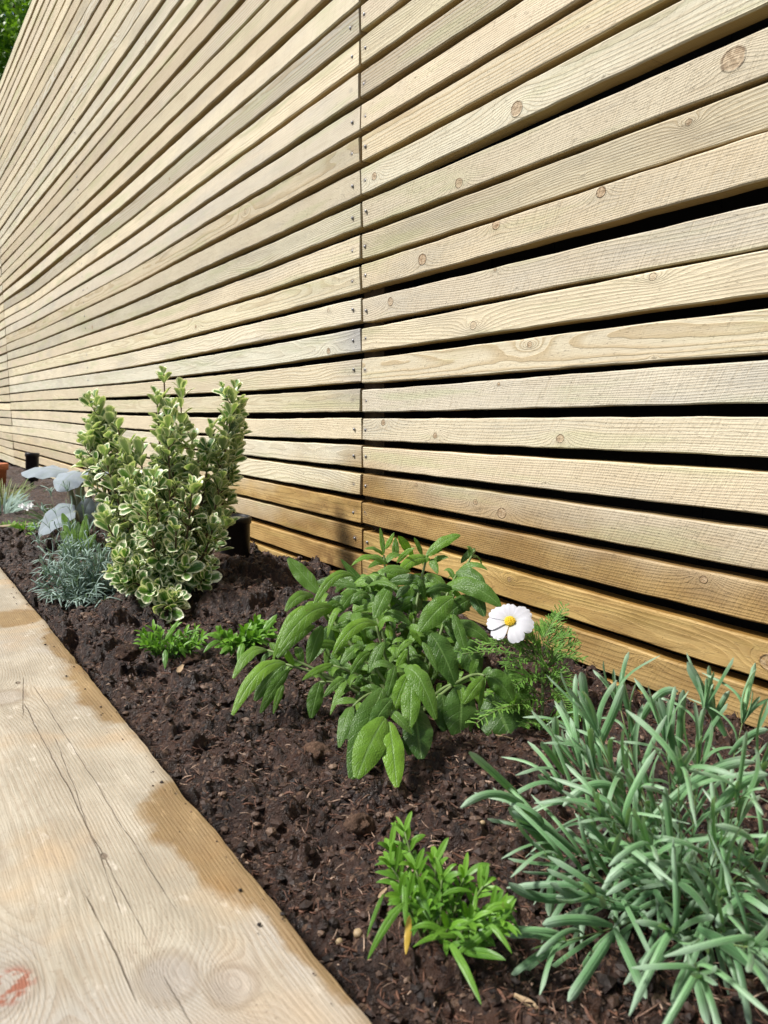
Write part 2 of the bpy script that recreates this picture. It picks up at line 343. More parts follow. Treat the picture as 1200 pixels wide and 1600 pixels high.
    for (px, py, r_) in ((29, 1067, 0.0035), (163, 1339, 0.0030), (275, 1240, 0.0012)):
        q = on_level(px, py, TOPZ); du = g.m('SUBTRACT', x, q.x); dv = g.m('MULTIPLY', g.m('SUBTRACT', y, q.y), 0.55)
        t = g.mr(g.m('SQRT', g.m('ADD', g.m('MULTIPLY', du, du), g.m('MULTIPLY', dv, dv))), r_, r_*0.6)
        crack = g.m('MAXIMUM', crack, t)
    c = g.mix(g.m('MULTIPLY', crack, 0.7), c, (0.11, 0.075, 0.05))
    h = g.m('ADD', g.m('ADD', g.m('MULTIPLY', late, -0.25), g.m('MULTIPLY', sawl, 0.5)), g.m('ADD', g.m('MULTIPLY', fib, 1.0), g.m('MULTIPLY', crack, -3.0)))
    g.out(c, g.m('SUBTRACT', 0.75, g.m('MULTIPLY', wet, 0.15)), g.bump(h, 0.7, 0.0012), 0.3)
    return m

def mat_soil(name='soil', dry=0.0):
    m, nt = new_mat(name); g = G(nt)
    p = g.n('ShaderNodeNewGeometry').outputs['Position']; x, y, z = g.sep(p)
    n1 = g.noise(p, 18.0, 5.0, 0.65); n2 = g.noise(p, 140.0, 5.0, 0.7); n3 = g.noise(p, 600.0, 3.0, 0.7)
    vo = g.vor(p, 260.0, out='Color'); vr, vg, vb = g.sep(vo)
    c = g.mix(g.mr(n1, 0.35, 0.65), (0.016, 0.007, 0.0045), (0.056, 0.026, 0.015))
    c = g.mix(g.m('MULTIPLY', g.mr(n2, 0.5, 0.75), 0.7), c, (0.085, 0.045, 0.030))
    c = g.mix(g.m('MULTIPLY', g.m('GREATER_THAN', vr, 0.90), 0.65), c, (0.20, 0.12, 0.075))
    c = g.mix(g.m('MULTIPLY', g.m('LESS_THAN', vg, 0.14), 0.7), c, (0.016, 0.010, 0.010))
    if dry: c = g.mix(dry, c, (0.22, 0.14, 0.095))
    h = g.m('ADD', g.m('MULTIPLY', n2, 1.0), g.m('MULTIPLY', n3, 0.4))
    g.out(c, g.mr(n2, 0.3, 0.7, 0.25, 0.75), g.bump(h, 1.0, 0.007), 0.5 if not dry else 0.2)
    return m

def mat_bits(name, ca, cb, cc):
    m, nt = new_mat(name); g = G(nt)
    t = g.attr('tone').outputs['Fac']
    p = g.n('ShaderNodeNewGeometry').outputs['Position']
    c = g.mix(g.mr(t, 0.0, 0.6), ca, cb); c = g.mix(g.mr(t, 0.82, 1.0), c, cc)
    c = g.mix(g.m('MULTIPLY', g.mr(g.noise(p, 500.0, 3.0), 0.4, 0.7), 0.5), c, ca)
    g.out(c, 0.6, g.bump(g.noise(p, 700.0, 4.0), 0.8, 0.001), 0.4)
    return m

def mat_leaf(name, dark, light, tip=None, spots=0.5, rib=None, margin=None, mstart=0.62, trans=0.25, rough=0.5, texture=0.0, tscale=700.0, fuzz=0.0, veins=0.0, under=None, sheen=0.0, spec=0.4):
    m, nt = new_mat(name); g = G(nt)
    u, v, r = g.sep(g.attr('luv').outputs['Vector']); t = g.attr('tone').outputs['Fac']
    au = g.m('ABSOLUTE', u)
    p = g.n('ShaderNodeNewGeometry').outputs['Position']
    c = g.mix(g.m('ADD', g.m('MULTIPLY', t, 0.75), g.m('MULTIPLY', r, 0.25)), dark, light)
    c = g.mix(g.m('MULTIPLY', g.mr(g.noise(p, 60.0, 3.0), 0.35, 0.7), 0.35), c, g.mix(1.0, c, (0.65, 0.72, 0.6), 'MULTIPLY'))
    h = None
    vn = g.m('ABSOLUTE', g.m('SUBTRACT', g.m('FRACT', g.m('SUBTRACT', g.m('MULTIPLY', v, 8.0), g.m('MULTIPLY', au, 1.6))), 0.5))
    vmask = g.mr(vn, 0.42, 0.5)
    if veins: c = g.mix(g.m('MULTIPLY', vmask, veins), c, rib if rib else light)
    if margin:
        e = g.m('ADD', g.m('MAXIMUM', au, g.mr(v, 0.72, 1.0, 0.2, 1.05, False)), g.m('MULTIPLY', g.m('SUBTRACT', g.noise(p, 240.0, 3.0), 0.5), 0.5))
        e = g.m('ADD', e, g.m('MULTIPLY', g.m('SUBTRACT', r, 0.5), 0.22))
        mk = g.mr(e, mstart, mstart+0.09)
        c = g.mix(mk, c, margin)
        mid = g.m('MULTIPLY', g.mr(e, mstart-0.28, mstart-0.16), g.m('SUBTRACT', 1.0, mk))
        c = g.mix(g.m('MULTIPLY', mid, 0.30), c, g.mix(0.5, light, margin))
    if rib: c = g.mix(g.m('MULTIPLY', g.mr(au, 0.11, 0.03), 0.75), c, rib)
    if fuzz: c = g.mix(g.m('MULTIPLY', g.mr(au, 0.65, 1.0), fuzz), c, (0.55, 0.62, 0.50))
    if name == 'silver_felt_leaf': c = g.mix(g.m('MULTIPLY', g.mr(g.noise(p, 45.0, 4.0), 0.4, 0.65), 0.35), c, (0.26, 0.31, 0.31))
    if tip: c = g.mix(g.m('MULTIPLY', g.mr(v, 0.62, 1.0), 0.7), c, tip)
    if spots:
        sp = g.m('MULTIPLY', g.mr(g.noise(g.vm('ADD', p, (5, 2, 9)), 210.0, 2.0), 0.68, 0.74), g.mr(r, 0.35, 0.9))
        c = g.mix(g.m('MULTIPLY', sp, spots), c, (0.16, 0.11, 0.04))
    if under:
        bf = g.n('ShaderNodeNewGeometry').outputs['Backfacing']; c = g.mix(g.m('MULTIPLY', bf, 0.45), c, under)
    hh = g.m('MULTIPLY', g.mr(au, 0.14, 0.0), -0.7)
    hh = g.m('ADD', hh, g.m('MULTIPLY', vmask, -0.5 if veins else -0.15))
    if texture: hh = g.m('ADD', hh, g.m('MULTIPLY', g.vor(p, tscale), texture))
    else: hh = g.m('ADD', hh, g.m('MULTIPLY', g.noise(p, 300.0, 2.0), 0.3))
    g.out(c, rough, g.bump(hh, 0.6, 0.0008), spec, trans, g.mix(1.0, c, (1.2, 1.35, 0.5), 'MULTIPLY'), sheen=sheen)
    return m

def mat_plain(name, col, rough=0.5, metal=0.0, bscale=200.0, bstr=0.2, var=0.25, trans=0.0, spec=0.5):
    m, nt = new_mat(name); g = G(nt)
    p = g.n('ShaderNodeNewGeometry').outputs['Position']
    c = g.mix(g.m('MULTIPLY', g.mr(g.noise(p, bscale*0.25, 4.0), 0.35, 0.7), var), col, tuple(k*0.5 for k in col))
    g.out(c, rough, g.bump(g.noise(p, bscale, 3.0), bstr, 0.001), spec, trans, metal=metal)
    return m

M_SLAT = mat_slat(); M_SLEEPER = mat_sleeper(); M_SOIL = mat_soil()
M_DARK = mat_plain('gap_black', (0.012, 0.012, 0.013), 0.9)  # near-black for the added backing that darkens the gaps
M_POST = mat_plain('dark_post_timber', (0.07, 0.045, 0.024), 0.8, 0, 120, 0.4)  # even dark brown for the posts behind the slats
M_NAIL = mat_plain('galvanised_nail', (0.30, 0.30, 0.31), 0.45, 0.8, 800, 0.3)
M_BLACK = mat_plain('black_plastic', (0.008, 0.008, 0.010), 0.38, 0, 500, 0.1, spec=0.3)
M_GLASS = mat_plain('lamp_glass', (0.03, 0.035, 0.04), 0.08, 0, 50, 0.0)
M_TERRA = mat_plain('terracotta', (0.50, 0.17, 0.07), 0.8, 0, 150, 0.3)
M_STEM = mat_plain('green_stem', (0.17, 0.24, 0.08), 0.6, 0, 300, 0.2, trans=0.1)
M_WOODSTEM = mat_plain('brown_stem', (0.13, 0.085, 0.05), 0.8, 0, 400, 0.5)
M_PURPSTEM = mat_plain('purplish_stem', (0.17, 0.14, 0.09), 0.7, 0, 400, 0.4)

# ------------------------------------------------------------------ ground and soil bed
def soil_base(x, y):                       # large-scale level of the bed
    return 0.012 - 0.012*max(0.0, y-1.0) if not isinstance(y, np.ndarray) else 0.012 - 0.012*np.maximum(0, y-1.0)

def vnoise(x, y, s, seed):
    x = x*s + seed*17.3; y = y*s + seed*9.1
    xi = np.floor(x).astype(np.int64); yi = np.floor(y).astype(np.int64); xf = x-xi; yf = y-yi
    def h(a, b):
        n = (a*374761393 + b*668265263 + seed*1274126177) & 0xffffffff
        n = ((n ^ (n >> 13))*1274126177) & 0xffffffff
        return ((n ^ (n >> 16)) & 0xffff)/65535.0
    xs = xf*xf*(3-2*xf); ys = yf*yf*(3-2*yf)
    return (h(xi, yi)*(1-xs)+h(xi+1, yi)*xs)*(1-ys) + (h(xi, yi+1)*(1-xs)+h(xi+1, yi+1)*xs)*ys
MOUNDS = [(0.66, 1.50, 0.16, 0.034), (0.60, 1.30, 0.12, 0.022), (0.50, 1.55, 0.12, 0.015), (0.42, 1.08, 0.12, 0.012), (0.80, 1.15, 0.10, 0.02), (0.33, 1.35, 0.08, 0.014),
          (0.70, 1.72, 0.08, -0.03), (0.50, 0.80, 0.12, -0.012), (0.62, 0.5, 0.15, 0.008), (0.26, 0.9, 0.05, 0.006)]
CL = []
for _ in range(2600):
    x = random.uniform(0.2, 0.87); y = random.uniform(0.12, 2.7)
    big = 0.12 + 0.88*min(1, max(0, (y-0.9)/0.5))      # coarser clods further back, fibrous compost near the camera
    r = (0.004 + 0.021*random.random()**2.6)*(0.6+0.7*big)
    CL.append((x, y, r, random.uniform(0.6, 1.4), random.uniform(0.5, 0.95)))
def soil_height(X, Y, clods=True):
    H = 0.012 - 0.012*np.maximum(0, Y-1.0)
    for mx, my, r, h in MOUNDS: H = H + h*np.exp(-((X-mx)**2+(Y-my)**2)/(r*r))
    H = H + 0.024*(vnoise(X, Y, 9, 1)-0.5) + 0.015*(vnoise(X, Y, 27, 2)-0.5)
    H = H - 0.014*np.exp(-((X-0.205)/0.02)**2)
    return H
def soil_grid(name_x, ys):
    xs = name_x; X, Y = np.meshgrid(xs, ys); H = soil_height(X, Y)
    return X, Y, H
def mesh_grid(b, X, Y, H):
    ny, nx = X.shape; n0 = len(b.v)
    b.v.extend([Vector(t) for t in zip(X.ravel().tolist(), Y.ravel().tolist(), H.ravel().tolist())])
    b.luv.extend([(0, 0, 0)]*(nx*ny)); b.tone.extend([0.5]*(nx*ny))
    for i in range(ny-1):
        o = n0+i*nx
        b.f.extend([(o+j, o+j+1, o+j+1+nx, o+j+nx) for j in range(nx-1)])
xs = np.arange(0.19, 0.90, 0.0028); ys = np.arange(0.12, 2.62, 0.0030)
X, Y, H = soil_grid(xs, ys)
D_ = np.zeros_like(H)
for (cx, cy, r, e, q) in CL:
    i0, i1 = np.searchsorted(ys, (cy-r*1.6, cy+r*1.6)); j0, j1 = np.searchsorted(xs, (cx-r*1.6, cx+r*1.6))
    if i1 <= i0 or j1 <= j0: continue
    xx = X[i0:i1, j0:j1]; yy = Y[i0:i1, j0:j1]
    dx = (xx-cx)/e + 0.35*r*(vnoise(xx, yy, 120, 5)-0.5)*2; dy = (yy-cy)*e + 0.35*r*(vnoise(xx, yy, 110, 6)-0.5)*2
    hh = np.sqrt(np.maximum(0, 1-(dx*dx+dy*dy)/(r*r)))*r*1.3*q
    D_[i0:i1, j0:j1] = np.maximum(D_[i0:i1, j0:j1], hh)
H = H + D_ - 0.006 + 0.013*(vnoise(X, Y, 85, 3)-0.5) + 0.007*(vnoise(X, Y, 190, 4)-0.5)
HG = H.copy()
def gz(x, y):
    if y > 2.6 or y < 0.12: return float(soil_height(np.array([x]), np.array([y]))[0])
    i = min(len(ys)-1, max(0, int((y-0.12)/0.003))); j = min(len(xs)-1, max(0, int((x-0.19)/0.0028)))
    return float(HG[i, j])
b = MB(); mesh_grid(b, X, Y, H)
x2 = np.arange(0.19, 0.90, 0.012); y2 = np.arange(2.60, 9.0, 0.016); X2, Y2, H2 = soil_grid(x2, y2)
H2 = H2 + 0.018*vnoise(X2, Y2, 38, 3) + 0.010*vnoise(X2, Y2, 75, 4) - 0.006; mesh_grid(b, X2, Y2, H2)
x3 = np.arange(0.19, 0.90, 0.02); y3 = np.arange(-1.2, 0.14, 0.02); X3, Y3, H3 = soil_grid(x3, y3); mesh_grid(b, X3, Y3, H3-0.002)
soil = tag(b.build('soil', M_SOIL), kind='structure')

b = MB(); b.box((-60, -60, -0.40), (60, 60, -0.12))
tag(b.build('ground', mat_plain('trodden_earth', (0.055, 0.05, 0.035), 0.85, 0, 60, 0.3), smooth=False), kind='structure')

# crumbs and fibres lying loose on the soil: nobody could count them
ico = [(0,0,1),(.894,0,.447),(.276,.851,.447),(-.724,.526,.447),(-.724,-.526,.447),(.276,-.851,.447),(.724,.526,-.447),(-.276,.851,-.447),(-.894,0,-.447),(-.276,-.851,-.447),(.724,-.526,-.447),(0,0,-1)]
icf = [(0,1,2),(0,2,3),(0,3,4),(0,4,5),(0,5,1),(1,6,2),(2,7,3),(3,8,4),(4,9,5),(5,10,1),(1,10,6),(2,6,7),(3,7,8),(4,8,9),(5,9,10),(11,7,6),(11,8,7),(11,9,8),(11,10,9),(11,6,10)]
b = MB()
for _ in range(30000):
    y = 0.16 + 2.4*random.random()**1.6; x = random.uniform(0.205, 0.86)
    r = (0.0008+0.0044*random.random()**4.0)
    sx, sy, sz = random.uniform(.6, 1.5), random.uniform(.6, 1.5), random.uniform(.5, 1.1); z = gz(x, y)+r*0.35
    a = random.uniform(0, 6.28); ca, sa = math.cos(a), math.sin(a)
    vs = []
    for (ix, iy, iz) in ico:
        k = r*random.uniform(.7, 1.3); px_, py_ = ix*sx*k, iy*sy*k
        vs.append((x+px_*ca-py_*sa, y+px_*sa+py_*ca, z+iz*sz*k))
    b.add(vs, icf, None, random.random())
for _ in range(110):
    y = 0.25 + 1.6*random.random(); x = 0.203-abs(random.gauss(0, .012)); r = 0.0005+0.0014*random.random()**3
    b.add([(x+ix*r*random.uniform(.7, 1.3), y+iy*r*random.uniform(.7, 1.3), .0608+r*.5+iz*r*.7) for (ix, iy, iz) in ico], icf, None, random.random())
tag(b.build('soil_crumbs', mat_bits('crumb_earth', (0.010, 0.006, 0.005), (0.055, 0.029, 0.019), (0.24, 0.16, 0.11)), smooth=False),
    'loose dark crumbs of compost covering the planting bed', 'soil crumbs', kind='stuff')
b = MB()
for _ in range(21000):
    y = 0.16 + 1.9*random.random()**1.5; x = random.uniform(0.205, 0.86); z = gz(x, y)+0.0012+.0015*random.random()
    L = random.uniform(0.003, 0.013)*(1.6 if random.random() < .06 else 1); a = random.uniform(0, 6.28); tl = random.uniform(-.5, .6)
    dr = Vector((math.cos(a)*math.cos(tl), math.sin(a)*math.cos(tl), math.sin(tl)))
    P0 = Vector((x, y, z)); P = bez(P0, P0+dr*L*.5+rv(L*.2), P0+dr*L, 4)
    wd = random.uniform(.0002, .0007)*(2.2 if random.random() < .12 else 1)
    b.tube(P, [wd*.6, wd, wd*.9, wd*.4], 4, random.random(), False)
tag(b.build('bark_fibres', mat_bits('bark_fibre', (0.030, 0.013, 0.009), (0.15, 0.07, 0.042), (0.46, 0.33, 0.24))),
    'fine reddish bark fibres scattered over the compost', 'bark fibres', kind='stuff')

# individual clods, chips and pebbles that can be pointed at
def lump(name, loc, r, mat, label, cat, group=None, sq=0.7, sub=3, seed=0, amp=0.35):
    import bmesh
    bm = bmesh.new(); bmesh.ops.create_icosphere(bm, subdivisions=sub, radius=1)
    rs = np.random.RandomState(seed); ph = rs.rand(12)*6.28; k = rs.uniform(1.5, 4.5, (12, 3))
    for vv in bm.verts:
        c = vv.co.copy(); s_ = sum(math.sin(k[i][0]*c.x+k[i][1]*c.y+k[i][2]*c.z+ph[i])/(1+i*.25) for i in range(12))
        f = 1+amp*s_*0.28 + amp*.25*math.sin(9*c.x+ph[1])*math.sin(11*c.y+ph[2])*math.sin(8*c.z+ph[3])
        vv.co = Vector((c.x*f*(0.9+.4*rs.rand()*.2), c.y*f, c.z*f*sq))*r
    me = bpy.data.meshes.new(name); bm.to_mesh(me); bm.free(); me.materials.append(mat)
    a = me.attributes.new('tone', 'FLOAT', 'POINT'); a.data.foreach_set('value', np.full(len(me.vertices), .5, 'f'))
    me.polygons.foreach_set('use_smooth', [True]*len(me.polygons))
    o = bpy.data.objects.new(name, me); COL.objects.link(o); o.location = loc; o.rotation_euler = (0, 0, seed)
    return tag(o, label, cat, group)
M_CLOD = mat_soil('clay_clod', 0.45); M_CLOD2 = mat_soil('dark_clod', 0.12)
for i, (px, py, r, mt, lb) in enumerate([
    (493, 1168, .017, M_CLOD, 'brown crumbly clod against the lowest left leaves of the sage'),
    (563, 1288, .012, M_CLOD, 'pale clay clod just above the small bright green seedling in front'),
    (140, 968, .018, M_CLOD, 'brown clod near the sleeper, in front of the grey-green lavender'),
    (200, 1048, .018, M_CLOD2, 'dark clod beside the sleeper below the left-hand small weed'),
    (300, 1040, .016, M_CLOD2, 'dark brown clod between the two small weeds behind the sage'),
    (345, 905, .026, M_CLOD2, 'round dark soil lump at the foot of the near black spotlight'),
    (480, 905, .020, M_CLOD2, 'rough dark clod in front of the bottom fence slat left of the sage'),
    (262, 972, .010, M_CLOD, 'small pinkish clod under the variegated shrub')]):
    p = on_level(px, py, 0.012); z = gz(p.x, p.y)
    lump('soil_clod', (p.x, p.y, z+r*.25), r, mt, lb, 'clod', 'clods on the planting bed', .7, 4, i+3, .5)
M_PEB = mat_plain('pale_pebble', (0.34, 0.25, 0.14), 0.6, 0, 300, .2)
for i, (px, py, r, lb) in enumerate([(754, 1303, .0028, 'tiny yellowish pebble left of the big lavender'), (676, 1316, .003, 'tiny tan pebble above the front green seedling'),
                                     (530, 1477, .003, 'tiny cream pebble nearest the sleeper edge'), (560, 1462, .004, 'small pinkish-brown pebble left of the front green seedling')]):
    p = on_level(px, py, 0.012); lump('pebble', (p.x, p.y, gz(p.x, p.y)+r*.5), r, M_PEB, lb, 'pebble', 'pebbles on the compost', .8, 2, i+40, .15)
M_CHIP = mat_plain('wood_chip', (0.42, 0.30, 0.18), 0.7, 0, 400, .3)
for px, py, L, wd, a, lb in [(283, 1062, .022, .008, .9, 'pale wood chip in front of the small weeds'), (785, 1163, .024, .003, 2.4, 'thin brown twig under the right-hand sage leaves'),
                             (598, 1395, .012, .003, .4, 'curled tan sliver beside the front green seedling'), (820, 1590, .016, .006, 1.9, 'orange-brown bark chip at the bottom of the bed')]:
    p = on_level(px, py, 0.012); p.z = gz(p.x, p.y)+.004; dr = Vector((math.cos(a), math.sin(a), .15)).normalized()
    b = MB(); b.leaf(bez(p-dr*L/2, p+Vector((0, 0, .001)), p+dr*L/2, 6), wd, Vector((.2, -.2, 1)), lambda v: .7+.3*math.sin(v*5), 1, .3)
    b.leaf(bez(p-dr*L/2-Vector((0, 0, .0012)), p-Vector((0, 0, .0005)), p+dr*L/2-Vector((0, 0, .0012)), 6), wd, Vector((.2, -.2, 1)), lambda v: .7+.3*math.sin(v*5), 1, .3)
    tag(b.build('wood_chip', M_CHIP, origin=p), lb, 'wood chip', 'chips on the bed')

# ------------------------------------------------------------------ sleeper edging
def sleeper():
    b = MB(); ys_ = np.arange(-0.9, 6.3, 0.012)
    rs = np.random.RandomState(4)
    ph = rs.rand(8)*6.28
    V = []; L = []; Fc = []
    for y in ys_:
        wv = 0.0006*math.sin(y*7+ph[0])+0.0005*math.sin(y*23+ph[1])+0.0006*math.sin(y*61+ph[2])+.0004*math.sin(y*170+ph[3])
        zt = 0.0008*math.sin(y*5+ph[4])
        e = 0.003+0.0018*abs(math.sin(y*9+ph[5]))*abs(math.sin(y*31+ph[6]))
        # small dents in the arris
        for yc, dp in ((1.03, .006), (0.61, .004), (0.95, .003)):
            if abs(y-yc) < .02: e += dp*(1-abs(y-yc)/.02)
        xr = 0.205+wv; xl = -0.045
        prof = [(xl, -0.065), (xl, 0.055), (xl+.005, 0.06+zt), (0.02, .06+zt), (0.09, 0.0603+zt), (0.15, 0.06+zt), (xr-e*1.6, 0.06+zt), (xr-e*.45, 0.06+zt-e*.3), (xr, 0.06-e*1.1), (xr, -0.065)]
        V += [Vector((px, y, pz)) for px, pz in prof]; L += [(0, 0, 0)]*len(prof)
    k = 10
    for i in range(len(ys_)-1):
        for j in range(k): a = i*k+j; c_ = i*k+(j+1) % k; Fc.append((a, a+k, c_+k, c_))
    Fc.append(tuple(range(k))); Fc.append(tuple((len(ys_)-1)*k+j for j in range(k))[::-1])
    b.add(V, Fc, L)
    o = b.build('timber_sleeper', M_SLEEPER, smooth=False, origin=(0.08, 0, 0))
    return tag(o, 'wide weathered timber sleeper edging the bed, with ochre damp patches and long cracks', 'sleeper')
sleeper()
b = MB(); p = on_level(12, 812, 0.02)
b.box((0.206, 2.66, -0.05), (0.47, 2.70, 0.018))
tag(b.build('timber_edging', M_SLEEPER, smooth=False, origin=(0.33, 2.68, 0)), 'short pale timber board crossing the bed behind the feathery green seedlings', 'edging board')

# ------------------------------------------------------------------ fence
FX = 0.85; TH = 0.030
fence = thing('slatted_fence', (FX, 1.32, 0), 'tall fence of pale horizontal softwood slats with dark gaps, behind the planting bed', 'fence')
# measured gap centres of the long panel: world heights at several distances
gaps_px = [(-1, 6.5, None, 320, 433), (0, 56, None, 345, 454), (1, 107, None, 373, 468), (2, 159, None, 401, 484), (3, 208, None, 425, 501), (4, 259, None, 451, 517),
           (5, 310.5, 386, 475, 533), (6, 361, 425, 501, 550), (7, 410, 463, 526, 565), (8, 460, 500, 551, 580), (9, 507, 538, 575, 595), (10, 555, 578, 598, 611),
           (11, 603, 612, 623, 625.6), (12, 648, 650, 646, 641), (13, 692, 687, 672, 657), (14, 735, 714, None, 670), (15, 779, 750, None, 683), (16, 822, 780, None, 697), (17, 862, 814, None, 712)]
GY = [1.32, 1.84, 3.03, 4.94]
gaps = {}
for i, *pp in gaps_px:
    zz = [None if q is None else on_fence(px, q).z for px, q in zip((562, 400, 200, 60), pp)]
    if zz[1] is None: zz[1] = zz[0]*.75+zz[2]*.25
    if zz[2] is None: zz[2] = (zz[1]+zz[3])/2
    gaps[i] = zz + [(zz[3]+zz[2]+zz[0])/3]
PITCHZ = 0.0597
GY = GY + [6.10]
rs = np.random.RandomState(11)
top = gaps[-1]
for i in range(-2, -24, -1):
    gaps[i] = [gaps[-1][0]+PITCHZ*(-1-i)+rs.uniform(-.004, .004)+(0, -.005, -.010, -.012, -.012)[k] + (rs.uniform(-.005, .005) if k in (1, 2, 3) else 0) for k in range(5)]
for i in (18, 19): gaps[i] = [z-.0597*(i-17) for z in gaps[17]]
right_px = {5: (315.5, 355, 42, 116), 6: (367, 405, 127.5, 200), 7: (414.5, 451, 206, 279.5), 8: (467.5, 504, 316, 385), 9: (514, 549, 390, 458.5), 10: (561, 599, 482, 552), 11: (609.5, 644, 562.5, 630),
            12: (654, 687.5, 651.5, 715), 13: (698, 731, 738, 805), 14: (741, 774, 830, 893.5), 15: (785, 817, 913, 977), 16: (829, 862, 1003, 1065), 17: (873, 905, 1082, 1146.5), 18: (917, 949, 1160, 1222)}
right_l = {-1: (8, 47.5), 0: (59, 100), 1: (113, 152), 2: (164, 202), 3: (213, 252), 4: (264.5, 304)}

def lin(xq, xs_, zs_):
    if xq <= xs_[0]: return zs_[0]
    for k in range(len(xs_)-1):
        if xq <= xs_[k+1]:
            t = (xq-xs_[k])/(xs_[k+1]-xs_[k]); t = t*t*(3-2*t)*0.5+t*0.5
            return zs_[k]*(1-t)+zs_[k+1]*t
    return zs_[-1]

def slat_panel(name, slats, y0, y1, knots_fixed):
    """slats: list of (index, ztop(y), zbot(y))"""
    V = []; Fc = []; WC = []; SL = []; KA = []; KB = []; KC = []
    n = max(12, int((y1-y0)/0.035))
    for idx, zt, zb in slats:
        s1, s2, s3 = rs.rand(3); xb = rs.uniform(-.0016, .0016); p1, p2, p3 = rs.rand(3)*6.28; bow = rs.uniform(.0003, .0016)
        tw = rs.uniform(-.0012, .0012); kn = []
        for q in range(3): kn.append([y0+(q+rs.uniform(.1, .9))*(y1-y0)/3, rs.uniform(-.02, .02), rs.uniform(.004, .010) if rs.rand() < .22 else .0006])
        for q, kk in enumerate(knots_fixed.get(idx, [])): kn[q] = kk
        base = len(V); ch = 0.0018
        ya = y0+0.0012+rs.uniform(0, .0012); yb = y1-0.0012-rs.uniform(0, .0012)
        for i in range(n+1):
            y = ya+(yb-ya)*i/n; a = zt(y); c_ = zb(y); mid = (a+c_)/2
            x = FX+xb+bow*math.sin(y*2.3+p1)+.0004*math.sin(y*19+p2)
            e1 = .0004*math.sin(y*37+p3)+.0003*math.sin(y*83+p1); e2 = .0004*math.sin(y*41+p2)+.0003*math.sin(y*97+p3)
            a += e1; c_ += e2
            prof = [(x+ch-tw, a), (x-tw, a-ch), (x+tw, c_+ch), (x+ch+tw, c_), (x+TH, c_), (x+TH, a)]
            for (px_, pz_) in prof:
                V.append((px_-ORG[fence.name].x, y-ORG[fence.name].y, pz_)); WC.append((y, pz_-mid, px_-x)); SL.append((s1, s2, s3))
                KA.append(kn[0]); KB.append(kn[1]); KC.append(kn[2])
        for i in range(n):
            for j in range(6): A = base+i*6+j; B = base+i*6+(j+1) % 6; Fc.append((A, B, B+6, A+6))
        Fc.append(tuple(base+j for j in range(6))[::-1]); Fc.append(tuple(base+n*6+j for j in range(6)))
    me = bpy.data.meshes.new(name); me.from_pydata(V, [], Fc)
    for nm, arr in (('wc', WC), ('slat', SL), ('kna', KA), ('knb', KB), ('knc', KC)):
        at_ = me.attributes.new(nm, 'FLOAT_VECTOR', 'POINT'); at_.data.foreach_set('vector', np.array(arr, 'f').ravel())
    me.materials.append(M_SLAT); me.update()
    o = bpy.data.objects.new(name, me); COL.objects.link(o); o.parent = fence; return o

WD = 0.0465
slL = []; cenL = {}
for i in range(-22, 20):
    hi, lo = gaps[i-1], gaps[i]
    cz = [(a+b_)/2 for a, b_ in zip(hi, lo)]
    wdt = [min(WD+q_+rs.uniform(-.0015, .002), (a-b_)-.0028) for a, b_, q_ in zip(hi, lo, (0, .0008, .0035, .0045, .0045))]; cz = [c_+((rs.uniform(-.0018, .0018) if i >= 0 else rs.uniform(-.0042, .0042)) if k_ in (2, 3) else 0) for k_, c_ in enumerate(cz)]
    if i >= 17: wdt = [.046]*5
    cenL[i] = cz
    slL.append((i, (lambda y, c=cz, w_=wdt: lin(y, GY, c)+lin(y, GY, w_)/2), (lambda y, c=cz, w_=wdt: lin(y, GY, c)-lin(y, GY, w_)/2)))
def kfix(px, py, r, cen):   # fixed knot from its place in the photo
    p = on_fence(px, py); return [p.y, p.z-cen, r]
slR = []; cenR = {}; kR = {}
YR = [0.46, 1.32]
for i in range(-21, 20):
    if i in right_px:
        a, b_, c_, d_ = right_px[i]; z = [on_fence(1200, c_).z, on_fence(565, a).z, on_fence(1200, d_).z, on_fence(565, b_).z]
        tops = [z[0], z[1]]; bots = [z[2], z[3]]
    elif i in right_l:
        a, b_ = right_l[i]; t_ = on_fence(565, a).z; q_ = on_fence(565, b_).z
        o_ = {4: on_fence(1200, 4).z-on_fence(565, 304).z, 3: .014}.get(i, rs.uniform(.004, .012)); tops = [t_+o_+.002, t_]; bots = [q_+o_, q_]
    elif i > 18: tops = [z2-.0595*(i-18) for z2 in prevt]; bots = [z2-.0595*(i-18) for z2 in prevb]
    else:
        c0 = on_fence(565, 27.5).z+PITCHZ*(-1-i); j1, j2 = rs.uniform(-.003, .003, 2)
        tops = [c0+.0235+j1+.008, c0+.0235+j2]; bots = [c0-.0235+j1+.008, c0-.0235+j2]
    if i == 18: prevt, prevb = list(tops), list(bots)
    YY = [-1.08]+YR; ad = (tops[0]-tops[1])*.3
    T = [tops[0]+ad]+tops; B = [bots[0]+ad]+bots
    cenR[i] = (tops[1]+bots[1])/2
    slR.append((i, (lambda y, t=T, q=YY: lin(y, q, t)), (lambda y, t=B, q=YY: lin(y, q, t))))
def cen_at(i, y): s_ = [q for q in slR if q[0] == i][0]; return (s_[1](y)+s_[2](y))/2
for i, lst in {5: [(1145, 92, .013), (715, 285, .008)], 6: [(1075, 190, .004)], 7: [(660, 405, .010), (940, 300, .007)], 8: [(609, 471, .008), (773, 421, .003)], 9: [(740, 508, .007), (1020, 432, .005)],
               10: [(828, 538, .0045)], 12: [(875, 685, .0065), (598, 660, .006), (680, 680, .005)], 14: [(742, 784, .0045), (650, 757, .003)], 16: [(795, 905, .004), (1200, 1035, .010)],
               4: [(807, 170, .011), (585, 275, .007)], 11: [(780, 600, .003)], 15: [(1100, 905, .005)], 17: [(1010, 1035, .003)]}.items():
    kR[i] = []
    for px, py, r in lst:
        p = on_fence(px, py); kR[i].append([p.y, p.z-cen_at(i, p.y), r])
kL = {}
